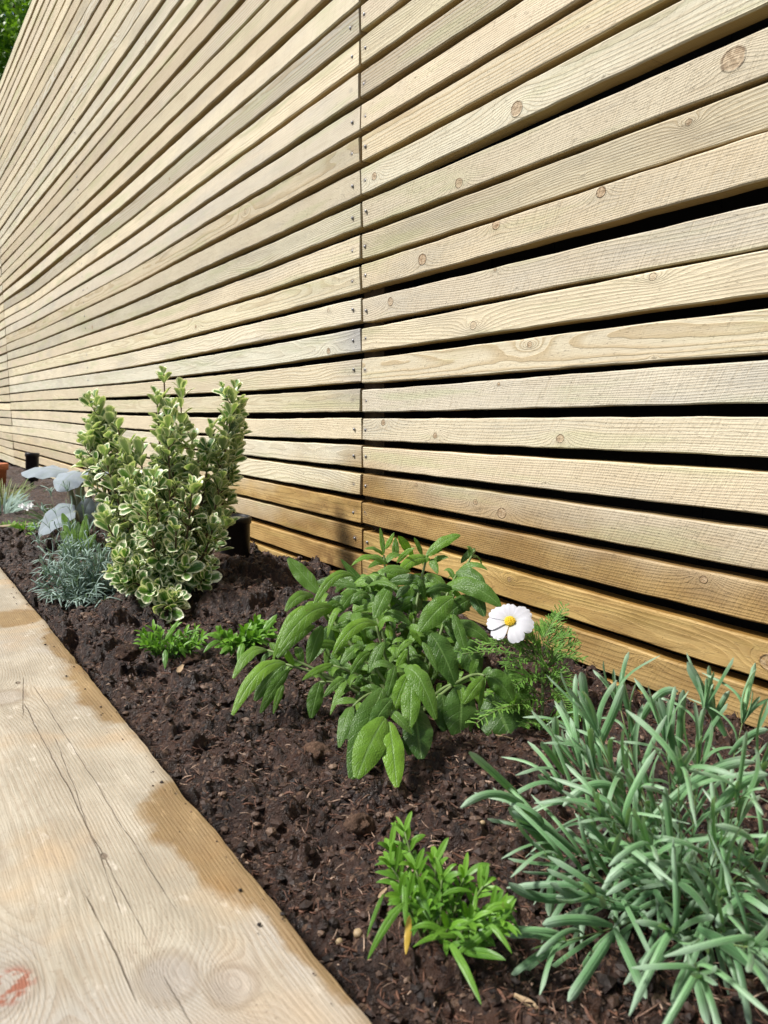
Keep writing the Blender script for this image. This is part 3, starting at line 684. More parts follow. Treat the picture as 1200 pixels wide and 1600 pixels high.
for i, px, py, r in [(10, 512, 548, .007), (9, 512, 484, .005), (3, 370, 170, .006), (8, 306, 510, .006), (6, 380, 395, .006), (13, 350, 680, .004)]:
    p = on_fence(px, py); kL.setdefault(i, []).append([p.y, p.z-lin(p.y, GY, cenL[i]), r])
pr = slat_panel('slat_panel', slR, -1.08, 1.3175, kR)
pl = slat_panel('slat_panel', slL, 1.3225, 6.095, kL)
slF = []
for i in range(-22, 20):
    cz = cenL[i][4]; j = rs.uniform(-.003, .003); slF.append((i, (lambda y, c=cz+j: c+WD/2+.002*math.sin(y*3+c*90)), (lambda y, c=cz+j: c-WD/2-.003+.002*math.sin(y*3+c*90))))
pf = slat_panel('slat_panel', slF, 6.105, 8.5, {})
pr['label'] = 'near slat panel right of the joint'; pl['label'] = 'long slat panel left of the joint'; pf['label'] = 'far slat panel at the left edge'
XB = FX+TH+0.002
for y in (-1.08, 1.32, 3.70, 6.10, 8.46):
    b = MB(); b.box((XB, y-.0375, -.3), (XB+.075, y+.0375, 2.46)); b.build('post', M_POST, fence, smooth=False)
b = MB()  # boards added behind the posts so the slat gaps read black
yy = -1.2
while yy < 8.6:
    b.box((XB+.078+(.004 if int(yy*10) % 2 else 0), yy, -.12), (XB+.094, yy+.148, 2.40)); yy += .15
b.build('gap_backing', M_DARK, fence, smooth=False)['label'] = 'dark backing added to make the gaps black'
# nails: domed heads
def nail_mesh():
    b = MB(); pr_ = [(0.0001, -.0014), (.0015, -.0015), (.0027, -.0009), (.0032, -.0001), (.0032, .001)]
    b.lathe(Vector((0, 0, 0)), Vector((1, 0, 0)), pr_, 10)
    me = bpy.data.meshes.new('nail'); me.from_pydata([tuple(v) for v in b.v], [], b.f); me.materials.append(M_NAIL)
    me.polygons.foreach_set('use_smooth', [True]*len(me.polygons)); return me
NM = nail_mesh()
nn_ = 0
for (yn, sl_, par, lo) in ((1.304, slR, pr, -5), (1.352, slL, pl, -5), (3.690, slL, pl, -12)):
    for idx, zt, zb in sl_:
        if idx < lo or idx > 17 or nn_ >= 96: continue
        y = yn+rs.uniform(-.004, .004); mid = (zt(y)+zb(y))/2+rs.uniform(-.004, .004)
        o = bpy.data.objects.new('nail', NM); COL.objects.link(o); o.parent = par
        o.location = (-.0004, y-1.32, mid); nn_ += 1

# ------------------------------------------------------------------ spotlights
def spotlight(base, h, r, tilt, label, knuckle=True):
    t = thing('garden_spotlight', base, label, 'spotlight', 'black garden spotlights by the fence')
    ax = Vector(tilt).normalized(); b = MB()
    b.lathe(base, ax, [(r*.3, 0), (r*.85, .002), (r*.95, .012), (r*.95, h*.86), (r*1.04, h*.87), (r*1.04, h*.97), (r*.98, h), (r*.86, h), (r*.82, h-.006), (.001, h-.007)], 36)
    b.build('lamp_body', M_BLACK, t)
    b = MB(); b.lathe(base, ax, [(r*.80, h-.0045), (r*.4, h-.003), (.0005, h-.0025)], 30); b.build('lens', M_GLASS, t)
    b = MB()
    sp = [base-ax*.12, base-ax*.05, base+ax*.01]; b.tube(sp, [.002, .008, .010], 8); b.build('ground_spike', M_BLACK, t)
    if knuckle:
        b = MB(); a0 = base+ax*(h*.17)+RT*(r*.8); d = (RT*1.0+Vector((0, 0, -.12))).normalized()
        b.tube([a0, a0+d*.02, a0+d*.04, a0+d*.052+Vector((0, 0, -.004))], [.014, .016, .015, .010], 14)
        b.lathe(a0+d*.024-UP*.0+Vector((0, 0, .012)), -FW, [(.012, -.006), (.014, 0), (.012, .006), (.001, .0065)], 16)
        b.build('knuckle_bracket', M_BLACK, t)
        b = MB(); q = base+ax*(h*.10)-FW*(r*.98); b.lathe(q-RT*.0+RT*.0, -FW, [(.006, 0), (.006, .004), (.004, .006), (.0003, .0065)], 14)
        b.build('adjusting_screw', M_NAIL, t)
    return t
p = at(368, 884, 1.80); spotlight(Vector((p.x, p.y, p.z-.005)), .128, .036, (0.02, -.03, 1), 'black round garden spotlight half hidden right of the variegated shrub')
p = at(50, 752, 3.9); spotlight(Vector((p.x, p.y, p.z)), .150, .034, (0.07, 0, 1), 'black upright garden spotlight far back above the silver felted leaves', False)

# ------------------------------------------------------------------ terracotta pot
p = on_level(-8, 765, -.02); t = thing('plant_pot', (p.x, p.y, -.03), 'orange terracotta pot cut by the left edge, far along the bed', 'plant pot')
b = MB(); b.lathe(Vector((p.x, p.y, -.03)), Vector((0, 0, 1)), [(.001, 0), (.048, 0), (.062, .11), (.070, .112), (.072, .145), (.064, .146), (.060, .12), (.001, .118)], 32); b.build('pot_body', M_TERRA, t)
b = MB(); b.lathe(Vector((p.x, p.y, .088)), Vector((0, 0, 1)), [(.060, 0), (.04, .006), (.001, .008)], 20); b.build('potting_soil', M_SOIL, t)

# ------------------------------------------------------------------ variegated shrub
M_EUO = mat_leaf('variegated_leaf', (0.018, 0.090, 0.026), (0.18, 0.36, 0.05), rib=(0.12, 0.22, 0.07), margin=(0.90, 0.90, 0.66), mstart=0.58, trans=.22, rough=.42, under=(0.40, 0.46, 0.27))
def euonymus():
    base = on_level(268, 928, .012); base.z = gz(base.x, base.y)-.005
    t = thing('variegated_shrub', base, 'bushy upright shrub with small green leaves edged in cream, left of the sage', 'shrub')
    st = MB(); lf = MB()
    tips = [((138, 690), 1.54, 9), ((165, 715), 1.50, 9), ((200, 700), 1.50, 9), ((150, 625), 1.57, 9), ((140, 668), 1.55, 9), ((175, 655), 1.56, 9), ((374, 630), 1.6, 9), ((350, 690), 1.55, 9), ((245, 620), 1.55, 9), ((268, 640), 1.5, 9), ((225, 780), 1.38, 8), ((310, 720), 1.5, 8), ((152, 655), 1.57, 12), ((185, 672), 1.54, 9), ((218, 700), 1.50, 9), ((256, 585), 1.55, 12), ((283, 612), 1.60, 9), ((262, 655), 1.48, 9), ((366, 608), 1.60, 12), ((360, 650), 1.56, 9),
            ((330, 672), 1.54, 10), ((368, 700), 1.6, 8), ((300, 690), 1.52, 9), ((205, 745), 1.44, 9), ((240, 745), 1.42, 9), ((300, 760), 1.44, 9), ((345, 752), 1.52, 9), ((165, 812), 1.42, 7),
            ((185, 872), 1.36, 7), ((230, 800), 1.38, 8), ((275, 830), 1.38, 8), ((332, 828), 1.46, 8), ((235, 925), 1.35, 6), ((320, 905), 1.42, 6), ((262, 955), 1.35, 5), ((290, 890), 1.40, 6), ((205, 905), 1.37, 6), ((352, 815), 1.5, 6), ((325, 800), 1.56, 8)]
    def sprig(P, n0, L0, big=1.0, whorl=2, tone=None):
        n = len(P)
        for i in range(1, n):
            fr = i/(n-1); ax = (P[i]-P[i-1]).normalized(); a0 = i*1.57+random.uniform(-.4, .4)
            k = whorl + (3 if i >= n-2 else 0)
            for j in range(k):
                if random.random() < .14: continue
                th = a0+6.283*j/k; q = ax.orthogonal().normalized(); q = Matrix.Rotation(th, 3, ax) @ q
                up_ = .45+.7*fr*fr if i < n-1 else 1.5
                d = (q+ax*up_+Vector((0, 0, .15))+rv(.32)).normalized(); L = L0*random.uniform(.5, 1.15)*(.72 if i == n-1 else 1)
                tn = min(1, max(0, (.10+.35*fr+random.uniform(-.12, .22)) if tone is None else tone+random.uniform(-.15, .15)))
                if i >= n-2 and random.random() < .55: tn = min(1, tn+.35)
                c = P[i]+d*L*.5+ax*L*.10; e = P[i]+d*L-ax*L*random.uniform(-.12, .2)
                lf.leaf(bez(P[i], c, e, 7), L*random.uniform(.50, .68), ax+q*(-.9), obov, 2, .22, None, tn, .06, random.uniform(-.1, .25))
    for (px, d, nn) in tips:
        tip = at(px[0], px[1], d); side = Vector((tip.x-base.x, tip.y-base.y, 0))
        c = base+side*.75+Vector((0, 0, (tip.z-base.z)*.35)); b0 = base+Vector((side.x*.12, side.y*.12, 0))
        M = max(8, int((tip-base).length/.014)); P = bez(b0, c, tip, M)
        st.tube(P, [.0032*(1-.7*i/(M-1))+.0006 for i in range(M)], 5, .5, False)
        start = int(M*.22)
        sprig(P[start::1], 0, .041, whorl=2)
        # side twigs
        nt_ = max(3, int((M-start)/2.1))
        for k in range(nt_):
            i = random.randint(start, M-3); ax = (P[i+1]-P[i]).normalized()
            q = (Matrix.Rotation(random.uniform(0, 6.28), 3, ax) @ ax.orthogonal().normalized())
            d_ = (q*.8+ax*.6+Vector((0, 0, .5))-FW*.15).normalized(); L = random.uniform(.022, .045)
            Q = bez(P[i], P[i]+q*L*.4+ax*L*.2, P[i]+d_*L, 4)
            st.tube(Q, [.0013, .0012, .001, .0007], 4, .5, False)
            sprig(Q, 0, .029, whorl=2, tone=None if k % 2 else .22)
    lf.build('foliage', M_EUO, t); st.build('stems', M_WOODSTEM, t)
euonymus()

# ------------------------------------------------------------------ sage
M_SAGE = mat_leaf('sage_leaf', (0.012, 0.052, 0.020), (0.21, 0.41, 0.030), rib=(0.17, 0.30, 0.08), trans=.32, rough=.38, texture=.9, tscale=620.0, veins=.22, under=(0.15, 0.24, 0.11), sheen=.1)
def pleaf(b, bx, by, tx, ty, wpx, d0, d1, arch=8, tone=.5, face=0.6, prof=ell, nref=None, twist=0, fold=.22, n=12, wav=.15, curl=-.35, droop=None):
    A = at(bx, by, d0); C = at(tx, ty, d1); dm = (d0+d1)/2
    up = Vector((0, 0, 1)); m = (A+C)/2 + up*(arch*2*dm/F)
    P = bez(A, m, C, n); W = wpx*random.uniform(.70, .95)*dm/F
    T = (C-A).normalized()
    nr = nref if nref is not None else (up*(1-face) - FW*face + RT*twist).normalized()
    b.leaf(P, W, nr, prof, 3, fold, None, tone, wav, curl)
    return A, C
def sage():
    base = on_level(642, 1112, .012); base.z = gz(base.x, base.y)-.004
    t = thing('sage_plant', base, 'large clump of sage with broad drooping green leaves in the middle of the bed', 'herb plant')
    lf = MB(); st = MB()
    leaves = [  # bx,by,tx,ty,w,d0,d1,arch,tone,face
        (500,928,450,872,34,1.06,1.08,0,.42,.8),(553,900,489,948,20,1.02,.98,22,.62,.55),(490,932,446,955,22,1.02,.98,12,.75,.6),(520,950,437,1013,34,.99,.93,20,.62,.75),
        (483,948,427,1030,22,1.0,.95,22,.85,.4),(492,978,433,1028,24,1.0,.96,10,.35,.7),(503,978,482,1037,30,.97,.95,4,.45,.85),(535,953,510,1000,16,.99,.96,18,.75,.5),
        (590,976,520,1024,26,.93,.88,22,.9,.5),(418,1016,364,1060,24,.97,.92,18,.85,.5),(446,1036,363,1117,30,.95,.88,26,.95,.5),(446,1036,398,1095,30,.96,.93,6,.30,.8),
        (452,1046,407,1114,26,.95,.92,6,.28,.8),(443,1070,427,1116,18,.94,.92,4,.45,.7),(430,1030,388,1085,24,.98,.96,4,.8,.7),(521,1038,472,1063,18,.93,.90,4,.75,.6),
        (500,1066,486,1122,30,.92,.90,4,.35,.85),(567,1008,533,1038,20,.95,.93,5,.42,.75),(582,1018,548,1054,20,.93,.91,8,.45,.75),(600,1004,576,1052,20,.92,.90,5,.35,.8),
        (540,1060,505,1090,18,.90,.88,4,.45,.7),(541,1064,516,1117,15,.89,.86,6,.5,.6),(567,1056,555,1073,12,.9,.9,3,.5,.7),(578,926,532,873,17,1.05,1.06,0,.35,.7),
        (600,866,594,824,11,1.06,1.07,0,.7,.8),(602,858,616,832,10,1.06,1.06,0,.8,.8),(618,872,618,839,15,1.07,1.08,0,.35,.8),(646,870,622,838,20,1.09,1.07,2,.35,.8),(620,880,648,856,14,1.04,1.03,4,.75,.6),
        (672,874,622,895,22,1.06,1.02,10,.80,.6),(666,868,719,836,22,1.05,1.06,6,.80,.55),(660,868,647,840,10,1.07,1.07,2,.55,.7),(672,868,692,860,12,1.06,1.06,3,.7,.6),(674,880,701,871,14,1.06,1.05,4,.45,.6),
        (672,874,684,897,18,1.05,1.03,3,.55,.7),(600,868,570,858,14,1.05,1.03,6,.7,.5),(603,882,549,884,18,1.03,1.0,14,.72,.5),(606,880,575,888,16,1.04,1.02,6,.5,.6),
        (720,880,743,857,13,1.06,1.06,3,.4,.7),(714,896,762,891,18,1.04,1.02,12,.4,.5),(712,896,758,920,30,1.03,1.0,8,.38,.7),(706,918,782,948,34,1.0,.97,14,.30,.65),(736,926,757,963,26,1.0,.98,4,.25,.8),
        (742,934,698,962,32,1.02,1.0,4,.30,.8),(708,934,655,988,46,.97,.95,6,.42,.85),(636,928,683,934,32,1.05,1.04,14,.20,.7),(642,928,654,946,18,1.04,1.03,2,.7,.8),(610,916,585,966,32,.98,.95,4,.42,.85),
        (600,1003,578,1050,22,.9,.88,4,.35,.8),(660,1003,683,1050,16,.90,.88,4,.45,.7),(672,990,712,1072,42,.93,.91,10,.18,.8),(708,960,728,1022,22,.95,.93,4,.45,.7),(702,978,765,1003,34,.98,.97,10,.22,.7),
        (620,1046,637,1014,16,.88,.88,2,.80,.7),(618,1040,604,1092,22,.85,.83,2,.40,.85),(632,1044,681,1124,36,.85,.81,22,.62,.7),(638,1052,614,1112,30,.85,.82,4,.60,.85),(643,1060,640,1138,34,.84,.81,2,.42,.85),
        (602,1122,557,1216,54,.79,.74,8,.82,.9),(608,1128,620,1230,50,.79,.74,6,.88,.9),(598,1076,549,1217,66,.83,.77,10,.28,.9),(612,1092,580,1138,30,.81,.79,4,.35,.8),(550,1104,530,1168,26,.84,.80,12,.5,.6),
        (566,1108,541,1155,24,.84,.82,4,.3,.7),(600,1135,575,1180,24,.83,.82,4,.2,.7),(648,1105,658,1186,66,.84,.80,4,.22,.85),(756,1058,724,1100,22,.86,.84,2,.60,.8),(757,1056,802,1098,46,.88,.87,12,.30,.75),
        (722,1070,718,1160,74,.90,.87,4,.16,.85),(765,1085,803,1168,84,.90,.87,6,.14,.85),(715,1000,748,1056,56,.96,.94,8,.15,.8),(790,1045,826,1120,40,.93,.91,5,.14,.8),(757,1060,748,1115,12,.86,.85,0,.45,.8),
        (690,950,720,1010,30,.99,.97,4,.3,.8),(640,985,660,1010,14,.9,.9,3,.8,.6),(645,1000,620,1022,14,.9,.89,4,.7,.6),(600,960,640,975,20,.98,.97,8,.5,.6),(560,910,600,925,20,1.04,1.04,8,.35,.6),
        (560,925,530,958,22,1.02,1.0,8,.32,.7),(690,1085,700,1150,46,.9,.88,4,.16,.85),(640,1130,640,1180,30,.83,.82,2,.2,.8)]
    for L in leaves:
        bx, by, tx, ty, w_, d0, d1, ar, tn, fc = L
        pleaf(lf, bx, by, tx, ty, w_, d0, d1, ar, tn+random.uniform(-.06, .06), fc, twist=random.uniform(-.25, .25), prof=ell if w_ > 18 else lance)
    # inner leaves that fill the clump
    for _ in range(270):
        a = random.uniform(0, 6.28); rr_ = math.sqrt(random.random()); cx = 612+115*rr_*math.cos(a); cy = 985+95*rr_*math.sin(a); d = random.uniform(.97, 1.12)-(cy-985)*.0004
        ang = random.uniform(0, 6.28); L = random.uniform(28, 62); tx = cx+math.cos(ang)*L; ty = cy+abs(math.sin(ang))*L*.8-L*.2
        if tx < 480 or tx > 760 or ty > 1110: continue
        if ty < 880 or cy < 880: d += .03
        pleaf(lf, cx, cy, tx, ty, random.uniform(13, 24), d, d+random.uniform(-.04, .03), random.uniform(2, 12), random.uniform(.12, .75), random.uniform(.4, .85), twist=random.uniform(-.5, .5), n=8)
    stems = [((492,935),1.03,(560,1020)),((446,1038),.95,(540,1060)),((418,1016),.97,(500,1040)),((600,868),1.05,(605,960)),((668,868),1.06,(640,960)),((714,896),1.04,(680,960)),((706,925),1.0,(690,1000)),
             ((636,1000),.93,(640,1060)),((604,1122),.80,(625,1040)),((634,1046),.86,(640,1070)),((757,1056),.87,(730,1040)),((588,978),.94,(605,1040)),((521,1040),.93,(590,1060)),((618,1042),.87,(630,1080)),((552,1104),.85,(600,1050)),((575,925),1.03,(600,1000)),
             ((640,928),1.04,(640,1000)),((742,860),1.06,(700,930)),((560,1010),.95,(600,1060)),((500,1066),.93,(570,1060)),((648,1104),.85,(650,1080)),((720,1070),.92,(690,1060)),((765,1085),.91,(720,1060))]
    for (tp, d, mid) in stems:
        T = at(tp[0], tp[1], d); Mx = at(mid[0], mid[1], (d+.95)/2); P = bez(base+rv(.006), Mx, T, 14)
        st.tube(P, [.0032-.0016*i/13 for i in range(14)], 6, random.random(), True)
        # pairs of small leaves along the stem
        for k in (6, 9, 12):
            ax = (P[k+1]-P[k]).normalized(); q = Matrix.Rotation(random.uniform(0, 6.28), 3, ax) @ ax.orthogonal().normalized()
            for s_ in (-1, 1):
                L = random.uniform(.018, .038); e = P[k]+q*s_*L*.8+ax*L*.5-Vector((0, 0, L*.25))
                lf.leaf(bez(P[k], P[k]+q*s_*L*.4+ax*L*.5+Vector((0, 0, L*.2)), e, 8), L*.36, Vector((0, 0, 1))-FW*.6, lance, 2, .2, None, random.uniform(.3, .85), .05, -.1)
    lf.build('foliage', M_SAGE, t); st.build('stems', M_STEM, t)
sage()

# ------------------------------------------------------------------ lavender
def lav_leaf(b, p, d, L, W, up, tone, bendf):
    side = d.cross(up); side = side.normalized() if side.length > 1e-3 else d.orthogonal().normalized()
    nn = side.cross(d).normalized()
    m = p+d*L*.55+nn*L*bendf*.38; e = p+d*L*(1-abs(bendf)*.25)-nn*L*bendf*.85+side*L*random.uniform(-.18, .18)
    b.leaf(bez(p, m, e, 11), W, nn, linear, 2, -.25, None, tone, 0.03, -.32)
def lavender(base, label, shoots, leafL, leafW, mat, spread, explicit=None, nodes=6, tips=None, name='lavender_plant', group='lavender plants', up0=.55, k_in=0.004):
    t = thing(name, base, label, 'lavender', group)
    lf = MB(); st = MB(); up = Vector((0, 0, 1))
    for k in range(shoots):
        if tips and k < len(tips): tip = at(*tips[k])
        else:
            a = random.uniform(0, 6.283); el = random.uniform(.08, 1.35); L = spread*random.uniform(.65, 1.0)
            tip = base+Vector((math.cos(a)*math.cos(el)*L, math.sin(a)*math.cos(el)*L, abs(math.sin(el))*L*.8+.015))
        if tip.x > FX-.012: tip.x = FX-.012-random.random()*.02
        hz = Vector((tip.x-base.x, tip.y-base.y, 0)); b0 = base+hz*.10
        c = base+hz*.55+Vector((0, 0, (tip.z-base.z)*.35)); M = 14; P = bez(b0, c, tip, M)
        st.tube(P, [leafW*.26*(1-.6*i/(M-1)) for i in range(M)], 5, .5, True)
        for i in range(3, M, 2 if nodes < 8 else 1):
            fr = i/(M-1); ax = (P[i]-P[i-1]).normalized(); q = Matrix.Rotation(i*1.57+k, 3, ax) @ ax.orthogonal().normalized()
            n_l = 2 if i < M-2 else 4
            for j in range(n_l):
                qq = Matrix.Rotation(6.283*j/n_l+random.uniform(-.3, .3), 3, ax) @ q
                d = (qq*(1.0-.45*fr)+ax*(.7+.8*fr)+up*.15+rv(.12)).normalized()
                L = leafL*random.uniform(.7, 1.15)*(1.0-.25*abs(fr-.6))
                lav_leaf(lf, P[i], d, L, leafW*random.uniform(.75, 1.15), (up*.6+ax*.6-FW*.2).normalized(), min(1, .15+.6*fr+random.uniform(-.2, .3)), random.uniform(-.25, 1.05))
        for j in range(3):
            d = ((P[-1]-P[-2]).normalized()+rv(.22)).normalized(); lav_leaf(lf, P[-1], d, leafL*random.uniform(.4, .65), leafW*.75, rv().normalized(), .95, random.uniform(-.2, .3))
    for e in (explicit or []):
        bx, by, tx, ty, w_, d0, d1, ar, tn = e
        A = at(bx, by, d0); C = at(tx, ty, d1); m = (A+C)/2+up*(ar*2*(d0+d1)/2/F)
        lf.leaf(bez(A, m, C, 14), w_*.64*(d0+d1)/2/F, (up*.4-FW*.7+RT*random.uniform(-.3, .3)).normalized(), linear, 2, -.25, None, tn, .03, -.32)
    lf.build('foliage', mat, t); st.build('stems', M_STEM, t)
    return t
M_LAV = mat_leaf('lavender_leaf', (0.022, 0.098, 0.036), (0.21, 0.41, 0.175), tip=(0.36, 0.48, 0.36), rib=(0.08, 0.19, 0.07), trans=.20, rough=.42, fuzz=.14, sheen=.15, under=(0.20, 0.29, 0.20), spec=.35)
M_LAV2 = mat_leaf('small_lavender_leaf', (0.10, 0.18, 0.145), (0.36, 0.48, 0.43), trans=.1, rough=.7, fuzz=.25, under=(0.16, 0.23, 0.18))
p = on_level(1075, 1385, .012); p.z = gz(p.x, p.y)-.003
ex = [(838,1275,733,1175,18,.60,.57,4,.7),(852,1300,720,1262,18,.58,.55,42,.6),(880,1350,795,1262,22,.58,.56,4,.55),(868,1330,858,1432,22,.56,.55,2,.7),(925,1388,795,1380,22,.53,.52,-22,.45),(958,1447,848,1445,24,.50,.49,10,.55),
      (962,1452,888,1565,24,.50,.47,-2,.6),(960,1450,1010,1560,22,.50,.47,4,.6),(905,1335,800,1268,20,.57,.56,6,.5),(1075,1480,1108,1604,24,.48,.45,6,.6),(1060,1430,1062,1300,18,.5,.5,0,.8),(1000,1300,1180,1190,20,.52,.53,30,.6),
      (1135,1150,1075,1034,24,.66,.67,2,.35),(1118,1110,1108,1040,13,.68,.68,0,.5),(985,1160,1060,1080,18,.66,.66,30,.45),(925,1180,975,1070,20,.64,.64,-10,.45),(1000,1180,970,1050,18,.68,.68,0,.45),(1060,1180,1068,1078,18,.68,.68,0,.4),
      (1100,1180,1140,1080,14,.67,.67,14,.5),(920,1185,908,1050,20,.67,.66,14,.5),(1070,1235,1030,1090,18,.62,.62,6,.5),(870,1190,868,1120,18,.63,.62,0,.8),(882,1210,845,1160,16,.62,.61,4,.75),(1110,1280,1200,1210,24,.5,.5,20,.75),
      (1030,1290,1000,1190,18,.55,.55,10,.6),(955,1365,1040,1355,22,.5,.5,14,.4),(1055,1360,1040,1230,20,.50,.50,2,.9),(1110,1300,1210,1400,24,.48,.47,14,.45),(1090,1450,1210,1535,30,.46,.44,6,.5),(1060,1350,945,1380,22,.5,.49,26,.75),
      (1060,1380,1110,1430,20,.48,.47,10,.7),(1180,1400,1120,1450,26,.47,.46,12,.5),(1000,1420,860,1380,22,.52,.51,-8,.35),(975,1240,880,1260,20,.58,.57,26,.7),(1140,1180,1200,1140,16,.62,.62,10,.6)]
tips_l = [(1060,1225,.50),(930,1200,.60),(970,1110,.66),(1100,1110,.66),(880,1240,.60),(905,1160,.66),(1160,1130,.64),(1040,1160,.62),(850,1300,.57),(945,1280,.54),(1020,1330,.49),(1150,1260,.5),(930,1400,.50),(1050,1460,.46),(1130,1400,.46),
          (1180,1340,.46),(1090,1520,.44),(1170,1480,.42),(1000,1250,.56),(1090,1200,.58),(1190,1200,.56),(960,1340,.52),(1120,1330,.48),(880,1350,.55),(1230,1280,.5),(1260,1400,.44),(1240,1500,.42)]
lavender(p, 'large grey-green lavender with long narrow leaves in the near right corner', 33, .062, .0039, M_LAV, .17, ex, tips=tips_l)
p = on_level(135, 928, .012); p.z = gz(p.x, p.y)-.003
lavender(p, 'small dense grey-green lavender at the foot of the variegated shrub, beside the sleeper', 84, .036, .0028, M_LAV2, .125,
         tips=[(80,775,1.62),(105,768,1.62),(150,775,1.62),(175,790,1.6),(68,800,1.60),(130,785,1.60),(190,850,1.52),(60,830,1.58),(110,830,1.58),(140,830,1.57),(70,880,1.53),(85,930,1.47),(120,938,1.45),(165,938,1.44),(200,932,1.44),(62,850,1.58),(100,860,1.52),(130,860,1.5),(160,870,1.5),(190,890,1.48),(90,900,1.49),(120,910,1.47),(150,915,1.46)])

# ------------------------------------------------------------------ bright green lance-leaved seedlings
M_WEED = mat_leaf('glossy_seedling_leaf', (0.025, 0.11, 0.018), (0.20, 0.42, 0.035), rib=(0.2, 0.4, 0.05), trans=.28, rough=.42, spec=.4, under=(0.20, 0.38, 0.10))
def seedling(center, label, specs, shoots, size, leafL, leafW, d, yellow=None, group='bright green seedlings', lo=.25):
    t = thing('green_seedling', center, label, 'seedling', group); lf = MB(); st = MB(); up = Vector((0, 0, 1))
    for (sx, sy, sd_) in shoots:
        tip = at(sx, sy, sd_); b0 = center+Vector((tip.x-center.x, tip.y-center.y, 0))*.35; P = bez(b0, (b0+tip)/2+up*.01, tip, 9)
        st.tube(P, [.0016-.0009*i/8 for i in range(9)], 5, .5, True)
        for i in range(2, 9):
            ax = (P[i]-P[i-1]).normalized(); fr = i/8
            for j in range(3 if i == 8 else 2):
                q = Matrix.Rotation(i*2.4+j*3.14/1.3+random.uniform(-.4, .4), 3, ax) @ ax.orthogonal().normalized()
                L = leafL*random.uniform(.55, 1.1); dd = (q*.9+ax*(.5+.5*fr)+up*.2).normalized()
                lf.leaf(bez(P[i], P[i]+dd*L*.55+up*L*.12, P[i]+dd*L-up*L*random.uniform(.0, .35), 8), leafW*random.uniform(.7, 1.2), (up-FW*.6), lance, 2, .25, None, min(1, lo+.6*fr+random.uniform(-.2, .2)), .04, -.1)
    for e in specs:
        bx, by, tx, ty, w_, d0, d1, ar, tn = e; pleaf(lf, bx, by, tx, ty, w_, d0, d1, ar, tn, .6, lance)
    fo = lf.build('foliage', M_WEED, t); st.build('stems', M_STEM, t)
    if yellow:
        yb = MB(); pleaf(yb, *yellow, prof=lance)
        yo = yb.build('withered_leaf', mat_plain('withered_leaf', (0.62, 0.42, 0.06), .5, 0, 200, .2, trans=.2), t); yo['label'] = 'yellow withered leaf hanging at the front'
    return t
c = on_level(690, 1470, .012); c.z = gz(c.x, c.y)
seedling(c, 'bright green seedling clump with drooping strap leaves, nearest the camera beside the lavender',
    [(632,1410,574,1500,17,.50,.48,10,.45),(600,1395,573,1465,9,.52,.50,4,.3),(700,1470,752,1570,18,.48,.44,8,.75),(715,1465,645,1480,12,.48,.47,10,.7),(700,1465,640,1455,12,.49,.49,16,.75),(725,1490,790,1500,18,.49,.47,6,.4),
     (712,1490,805,1415,16,.49,.50,-6,.7),(735,1490,745,1385,14,.50,.53,0,.75),(705,1460,770,1430,14,.5,.5,10,.55),(755,1430,808,1425,14,.5,.5,14,.7),(640,1360,650,1400,12,.55,.54,0,.8),(625,1350,585,1352,8,.56,.56,4,.6),
     (640,1330,600,1312,10,.58,.58,4,.6),(632,1320,640,1284,12,.58,.59,0,.85),(640,1320,665,1305,12,.58,.58,3,.65),(650,1380,672,1440,18,.53,.51,2,.35),(632,1375,634,1450,14,.52,.5,2,.5),(770,1400,812,1455,12,.52,.50,6,.4),
     (690,1400,685,1355,10,.56,.57,0,.6),(720,1390,730,1352,10,.55,.57,0,.7),(750,1400,752,1360,9,.55,.56,0,.7),(690,1400,740,1395,12,.53,.53,8,.5),(760,1440,800,1490,12,.5,.48,6,.5)],
    [(632,1300,.58),(650,1360,.55),(690,1375,.54),(725,1372,.54),(755,1385,.53),(775,1420,.51),(735,1440,.50),(640,1400,.53),(665,1420,.52),(700,1450,.49),(612,1355,.56),(785,1440,.5),(610,1330,.57),(680,1350,.55),(625,1400,.52)], 0, .023, .0048, .5,
    yellow=(640,1430,634,1492,14,.50,.485,0,.5,.7), lo=.15)
c = on_level(262, 1032, .012); c.z = gz(c.x, c.y)
seedling(c, 'low bright green seedling tuft beside the sleeper, left of its twin behind the sage', [(258,1000,280,968,10,1.12,1.13,0,.8),(258,1015,258,1045,12,1.1,1.08,2,.3),(280,1012,290,1028,10,1.1,1.1,3,.5)],
    [(x_, y_, 1.13-(y_-1000)*.001) for x_, y_ in ((225,990),(240,985),(252,992),(270,985),(290,990),(305,985),(300,1000),(228,1008),(245,1010),(265,1005),(285,1010),(315,998),(275,1000),(235,1000),(310,1008),(222,1000))], 0, .021, .0052, 1.1)
c = on_level(372, 1032, .012); c.z = gz(c.x, c.y)
seedling(c, 'bright green seedling with broader leaves touching the left side of the sage', [(345,1000,322,992,10,1.1,1.1,4,.8),(345,1002,318,1020,12,1.1,1.08,5,.6),(412,985,433,960,14,1.12,1.13,0,.6),(380,1005,372,1038,14,1.08,1.06,4,.6),(360,1010,345,1022,12,1.1,1.08,3,.4)],
    [(x_, y_, 1.12-(y_-1000)*.001) for x_, y_ in ((345,990),(360,1000),(385,985),(400,975),(412,978),(395,995),(375,1005),(405,1000),(355,1012),(420,990))], 0, .024, .0082, 1.1)
c = on_level(118, 868, .0); c.z = gz(c.x, c.y)
t = thing('sage_seedling', c, 'small upright green sage seedling below the silver felted leaves', 'seedling'); lf = MB()
